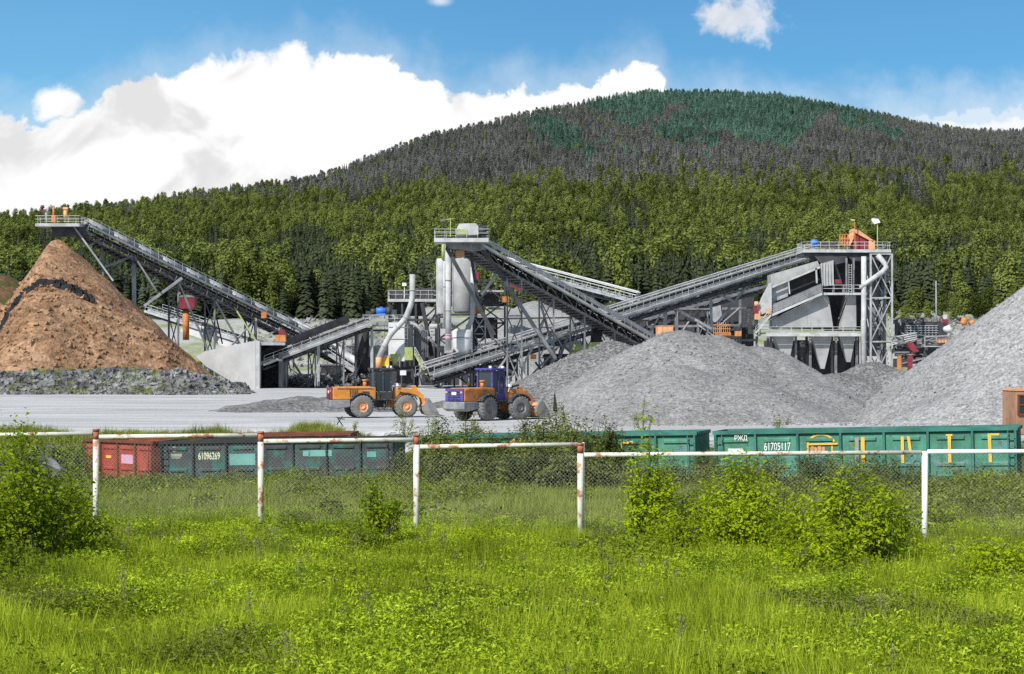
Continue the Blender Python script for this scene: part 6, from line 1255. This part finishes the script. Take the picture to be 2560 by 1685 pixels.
# ------------------------------------------------------------------ open goods wagons
def text_part(s, size, M4, mat, parent, name='lettering', sx=1.0):
    cu_ = bpy.data.curves.new(name, 'FONT'); cu_.body = s; cu_.size = size; cu_.extrude = 0.004; cu_.offset = 0.006*size
    ob = bpy.data.objects.new(name, cu_); me = bpy.data.meshes.new_from_object(ob); bpy.data.objects.remove(ob); bpy.data.curves.remove(cu_)
    me.transform(Matrix.Translation(-OFF[parent.name]) @ M4 @ Matrix.Diagonal((sx, 1, 1, 1))); me.materials.clear(); me.materials.append(mat); return link(name, me, parent)
def wagon(label, a, dirv, length, npan, side, frame, patches=(), group='open goods wagons on the siding', ends=True):
    """a: top near corner at the left end; dirv: unit direction to the right. Local x along, y into depth, z up from rail"""
    dirv = Vector(dirv).normalized(); yv = Z.cross(dirv).normalized(); zv = dirv.cross(yv)
    org = Vector(a)-zv*3.48; R = Matrix((dirv, yv, zv)).transposed().to_4x4(); T = Matrix.Translation(org) @ R
    t = thing('goods_wagon', label, 'wagon', org+dirv*length/2, group)
    W = 3.0; zb, zt = 1.30, 3.42; pw = length/npan
    mb = MB()
    for y in (0.10, W-.10): mb.box((length/2, y, (zb+zt)/2), (length-.04, .06, zt-zb-.1))
    for x in (0.05, length-.05): mb.box((x, W/2, (zb+zt)/2), (.06, W-.3, zt-zb-.1))
    mb.box((length/2, W/2, zb+.02), (length-.1, W-.3, .08)); 
    for k in range(npan):
        x0 = pw*k+.36; x1 = pw*(k+1)-.32
        for zz in (3.02, 1.86):
            pts_ = [(x0, .069, zz-.10), (x0+.08, .015, zz-.055), (x0+.08, .015, zz+.055), (x0, .069, zz+.10)]
            mb.hexa([V(x0, .07, zz-.11), V(x1, .07, zz-.11), V(x1, .07, zz+.11), V(x0, .07, zz+.11), V(x0+.05, .005, zz-.05), V(x1-.05, .005, zz-.05), V(x1-.05, .005, zz+.06), V(x0+.05, .005, zz+.06)])
    body = mb.build('side_panel', M[side], t, T)
    mb = MB()
    for y in (0.03, W-.03): mb.box((length/2, y, 3.40), (length+.06, .17, .16)); 
    for x in (0, length): mb.box((x, W/2, 3.40), (.14, W-.3, .15))
    mb.build('top_rail', M[frame], t, T)
    mb = MB()
    for y in (0.04, W-.04): mb.box((length/2, y, 1.19), (length, .2, .26))
    mb.box((length/2, W/2, 1.0), (length+.8, .5, .3)); mb.build('sill', M[frame], t, T)
    for k in range(npan+1):
        x = pw*k; wd = .15; mb = MB(); x = min(max(x, .09), length-.09)
        mb.prism([(x-wd/2, .07, zb+.02), (x-wd/2+.03, -.05, zb+.02), (x+wd/2-.03, -.05, zb+.02), (x+wd/2, .07, zb+.02)], (0, 0, zt-zb-.11)); mb.build('stanchion', M[frame], t, T)
    for x in (2.2, length-2.2):
        mb = MB(); mb.prism([(x-1.3, .35, .35), (x-1.3, .35, .6), (x-.5, .35, .85), (x+.5, .35, .85), (x+1.3, .35, .6), (x+1.3, .35, .35), (x+.4, .35, .3), (x-.4, .35, .3)], (0, .16, 0)); mb.prism([(x-1.3, W-.5, .35), (x-1.3, W-.5, .6), (x, W-.5, .85), (x+1.3, W-.5, .6), (x+1.3, W-.5, .35)], (0, .16, 0)); mb.box((x, W/2, .75), (.5, W-1, .2)); bo = mb.build('bogie', M['machine'], t, T)
        for dx in (-.92, .92):
            mb = MB()
            for y in (.62, W-.62): mb.lathe([(0, -.07), (.4, -.06), (.47, -.06), (.47, .04), (.5, .07), (0, .07)], V(x+dx, y, .48), (0, 1, 0), 20)
            mb.cyl((x+dx, .5, .48), (x+dx, W-.5, .48), .09, 10); mb.build('wheelset', M['rimgrey'], bo, T)
    if ends:
        for sg, x in ((-1, -.02), (1, length+.02)):
            mb = MB(); mb.box((x+sg*.55, W/2, 1.02), (.7, .35, .3)); mb.box((x+sg*.9, W/2, 1.02), (.25, .5, .4)); mb.build('coupler', M['machine'], t, T)
            mb = MB()
            for k in range(6): mb.box((x-sg*.25, -.08, 1.2+k*.36), (.34, .04, .04))
            for dx in (.08, .42): mb.beam((x-sg*dx, -.085, 1.1), (x-sg*dx, -.085, 3.3), .04, .04, V(0, 1, 0))
            mb.build('ladder', M[frame], t, T)
    for nm, x, z, w_, h_, mt in patches:
        mb = MB(); mb.box((x, .058, z), (w_, .028, h_)); mb.build(nm, M[mt], t, T)
    TX = lambda x, z, y=.064: T @ Matrix.Translation((x, y, z)) @ Matrix.Rotation(math.radians(90), 4, 'X')
    return t, T, TX, pw
def stroke(mb, pts, w, y=.055):
    for i in range(len(pts)-1):
        a, b_ = V(pts[i][0], y-.001*i, pts[i][1]), V(pts[i+1][0], y-.001*i, pts[i+1][1]); d = (b_-a); n = V(-d.z, 0, d.x).normalized()*w/2
        mb.add([a-n, b_-n, b_+n, a+n], [(0, 1, 2, 3)])
# right-hand green wagons
A = P(1783, 1078, 90.2); B = P(2543, 1066, 86.2); dv = (B-A); LB = dv.length
w1, T1, TX, pw = wagon('long sea green goods wagon with white numbers and yellow painted letters', A, dv, LB, 7, 'wgreen', 'wgreenrib', (('paint_patch', 1.0, 2.55, .7, .26, 'letterwhite'),))
text_part('РЖД', .30, TX(pw*.50, 3.05, -.004), M['letterwhite'], w1, 'lettering', .85)
text_part('61705117', .50, TX(pw*1.20, 2.58, .03), M['letterwhite'], w1, 'lettering', 0.60)
mb = MB(); x0 = pw*2.22; arc = [(x0+.62+.60*math.cos(a), 2.83+.42*math.sin(a)) for a in np.linspace(math.pi, .25, 12)]; stroke(mb, arc, .085, .05); stroke(mb, [(x0+.02, 2.85), (x0+.02, 2.30)], .08, .048); stroke(mb, [(x0+.05, 2.83), (x0+1.36, 2.84)], .085, -.004); stroke(mb, [(x0+1.1, 2.75), (x0+1.1, 2.3)], .07, .046)
mb.build('letter', M['letteryellow'], w1, T1)
mb = MB()
for k in range(4): stroke(mb, [(x0+.22+k*.16, 2.74-.03*(k % 2)), (x0+.2+k*.18, 2.30)], .13, .05)
mb.build('letter', M['peach'], w1, T1)
mb = MB(); x0 = pw*3+.98; stroke(mb, [(x0, 3.12), (x0, 1.95)], .16, -.003); mb.build('letter', M['letteryellow'], w1, T1)
mb = MB(); stroke(mb, [(x0-.26, 3.10), (x0-.28, 1.95)], .17, -.003); mb.build('letter', M['lettergrey'], w1, T1)
mb = MB(); x0 = pw*4+.80; stroke(mb, [(x0, 3.12), (x0, 1.95)], .13, -.003); stroke(mb, [(x0+.26, 3.12), (x0+.30, 2.8), (x0+.36, 2.3)], .12, -.003); mb.build('letter', M['letteryellow'], w1, T1)
mb = MB(); x0 = pw*5+.92; stroke(mb, [(x0, 3.16), (x0, 1.95)], .14, -.003); stroke(mb, [(x0-.14, 3.15), (x0+.14, 3.15)], .08, -.006); mb.build('letter', M['letteryellow'], w1, T1)
mb = MB(); x0 = pw*6+.72; stroke(mb, [(x0, 3.19), (x0+.02, 1.95)], .14, -.003); stroke(mb, [(x0-.06, 3.15), (x0+.42, 3.15)], .09, -.006); mb.build('letter', M['letteryellow'], w1, T1)
A2 = A-dv.normalized()*0.78; w2, T2, TX2, pw2 = wagon('green goods wagon half hidden behind the bright sapling, left of the numbered one', A2-dv.normalized()*LB, dv, LB, 7, 'wgreen', 'wgreenrib')
mb = MB(); x0 = LB-pw2*1.95+.25; stroke(mb, [(x0, 3.05), (x0, 2.2)], .12, -.003); stroke(mb, [(x0, 3.0), (x0+.5, 3.03)], .1, -.005); mb.build('letter', M['letteryellow'], w2, T2)
B2 = B+dv.normalized()*0.72; wagon('green goods wagon starting at the right edge of the photo', B2, dv, LB, 7, 'wgreen', 'wgreenrib')
# left-hand wagons
A = P(399, 1103, 109); B = P(985, 1094, 107); dv = (B-A); LB = dv.length
w3, T3, TX3, pw3 = wagon('sooty dark goods wagon with green patches and cream numbers', A, dv, LB, 7, 'wdark', 'wdarkrib', (('paint_patch', LB/7*2+.9, 2.42, 1.45, .62, 'patchteal'), ('paint_patch', LB/7*4+.75, 2.7, .4, .3, 'patchteal'), ('paint_patch', LB/7*4+.75+.75, 2.70, 1.3, .34, 'patchteal'), ('paint_patch', LB/7*6+.6, 2.6, .5, .3, 'patchteal')))
text_part('61096269', .54, TX3(pw3*1.15, 2.45), M['letters'], w3, 'lettering', 0.57)
mb = MB()
for (xx, zz, ww, hh) in ((.80, 3.02, .16, .3), (.92, 2.7, .62, .16), (.9, 2.55, .5, .06)): mb.box((xx, .058, zz), (ww, .02, hh))
mb.build('small_marking', M['lettergrey'], w3, T3)
text_part('72', .3, TX3(pw3*1.55, 1.72), M['rimgrey'], w3)
C2 = A-dv.normalized()*.35; dl = Vector((-0.62, 0.78, -.012)).normalized()
w4, T4, TX4, pw4 = wagon('red oxide goods wagon at the left end of the dark one', C2+dl*8.4, -dl, 8.4, 4, 'wred', 'wbrown', (('paint_patch', 8.4*.625, 2.42, 1.35, .5, 'patchpink'), ('small_marking', 8.4*.36, 2.5, .6, .14, 'letteryellow')))
wagon('red brown goods wagon on the track behind the dark one, only its top showing', P(500, 1088, 113.4), (1, -.06, .02), 8.6, 5, 'wred', 'wbrown', (), 'open goods wagons on the siding', False)
# rails and sleepers of both tracks
for lab, s0, s1 in (('far railway track under the dark and red wagons', V(-24, 110.6, -3.86), V(-2, 108.0, -3.62)), ('near railway track under the green wagons', V(0.5, 95.5, -2.9), V(32, 84.5, -2.1))):
    t = thing('railway_track', lab, 'track', (s0+s1)/2); d = (s1-s0).normalized(); n = Z.cross(d).normalized()
    for s in (-.76, .76): mb = MB(); mb.beam(s0+n*s+V(0, 0, .3), s1+n*s+V(0, 0, .3), .075, .16); mb.build('rail', M['rimgrey'], t)
    mb = MB(); L_ = (s1-s0).length
    for k in range(int(L_/.6)): c = s0+d*(.6*k+.3); mb.beam(c-n*1.3+V(0, 0, .12), c+n*1.3+V(0, 0, .12), .24, .16)
    mb.build('sleepers', M['concrete'], t)['kind'] = 'stuff'

# ------------------------------------------------------------------ pipe fence with chain link
YF = 47.0
fn = thing('pipe_fence', 'chipped cream pipe fence with chain link mesh crossing the meadow', 'fence', (0, YF, 0))
def fx(px): return X(px, YF)
def fz(py): return H(py, YF)
POSTS = [(240, 1077, 'fence'), (652, 1083, 'fence'), (1041, 1090, 'fence'), (1451, 1112, 'fence'), (2312, 1128, 'fencewhite'), (-190, 1090, 'fence'), (-620, 1094, 'fence'), (2790, 1128, 'fencewhite'), (3250, 1130, 'fencewhite')]
for px, py, mt in POSTS:
    x = fx(px); mb = MB(); mb.cyl((x, YF, gz(x, YF)-.3), (x, YF, fz(py)), .071, 16); po = mb.build('post', M[mt], fn)
    if mt == 'fence': MB().cyl((x, YF, fz(py)-.01), (x, YF, fz(py)+.045), .083, 16).build('cap', M['rustcap'], po)
    if mt == 'fence': MB().cyl((x, YF, fz(py)-.20), (x, YF, fz(py)-.012), .0725, 16).build('rust_band', M['rustcap'], po)
RAILS = [(-612, 1094, -198, 1090), (-182, 1090, 232, 1084), (248, 1092, 644, 1088), (660, 1103, 1033, 1099), (1050, 1117, 1444, 1111), (1460, 1137, 2303, 1131), (2319, 1129, 2782, 1128), (2797, 1129, 3242, 1130)]
for i, (a, c, b_, d) in enumerate(RAILS):
    MB().cyl((fx(a), YF-.02*(i % 2), fz(c)), (fx(b_), YF-.02*(i % 2), fz(d)), .052, 14).build('rail', M['fencewhite' if i >= 6 else 'fence'], fn)
MB().cyl((fx(1459), YF+.06, gz(fx(1459), YF)-.2), (fx(1459), YF+.06, fz(1106)), .022, 8).build('thin_pole', M['fencewhite'], fn)
mb = MB(); cell = .095; Yw_ = YF+.10
for i, (a, c, b_, d) in enumerate(RAILS):
    x0, x1 = fx(a), fx(b_); top = min(fz(c), fz(d))-.07; bot = min(gz(x0, YF), gz(x1, YF))+.15; hgt = top-bot; n = int((x1-x0+hgt)/cell)
    for k in range(n):
        for sgn in (1, -1):
            s = -hgt+k*cell; p0 = V(x0+s, 0, bot); p1 = V(x0+s+hgt, 0, top)
            if p0.x < x0: p0 = V(x0, 0, bot+(x0-p0.x))
            if p1.x > x1: p1 = V(x1, 0, top-(p1.x-x1))
            if p1.x-p0.x < .05: continue
            if sgn < 0: p0, p1 = V(x0+x1-p1.x, 0, p1.z), V(x0+x1-p0.x, 0, p0.z)
            for q in (p0, p1): q.y = Yw_+.004*sgn
            dd = (p1-p0).normalized(); nn = V(-dd.z, 0, dd.x)*.0017; o = len(mb.v)
            mb.add([p0-nn, p0+nn, p0+V(0, .004, 0), p1-nn, p1+nn, p1+V(0, .004, 0)], [(0, 1, 4, 3), (1, 2, 5, 4), (2, 0, 3, 5)])
mb.build('chain_link', M['wire'], fn)
hp = thing('wire_hoop', 'thin rusty wire hoop sticking out of the weeds at the right', 'hoop', at(2455, 40)); x_ = X(2455, 40); zb_ = gz(x_, 40)
MB().tube([(x_+math.cos(a)*.42, 40, zb_+.42+math.sin(a)*.30) for a in np.linspace(0, math.pi, 13)], .009, 6).build('hoop_wire', M['bark'], hp)
cbx = thing('concrete_block', 'peach coloured concrete block in the thicket behind the fence', 'block', (X(1305, 92), 92, H(1150, 92)))
mb = MB(); mb.prism([P(1270, 1145, 92), P(1266, 1112, 92), P(1285, 1098, 92), P(1326, 1096, 92), P(1330, 1112, 92), P(1296, 1118, 92), P(1290, 1142, 92)], (0, .9, 0)); mb.build('block_body', M['peach'], cbx)
stand = thing('tripod_stand', 'small black crossed stand on the yard before the orange loader', 'stand', (X(850, 119.5), 119.5, 0.0))
mb = MB(); mb.beam(P(842, 1062, 119.5), P(856, 1040, 119.5), .06, .06); mb.beam(P(858, 1066, 119.7), P(842, 1042, 119.7), .06, .06); mb.beam(P(846, 1046, 119.6), P(862, 1048, 119.6), .05, .05); mb.build('legs', M['machine'], stand)
heap = [(X(70, 111), 112, gz(X(70, 111), 112)+1.6, 3.2, .8), (X(160, 111), 113, gz(X(160, 111), 113)+1.9, 3.0, .8)]
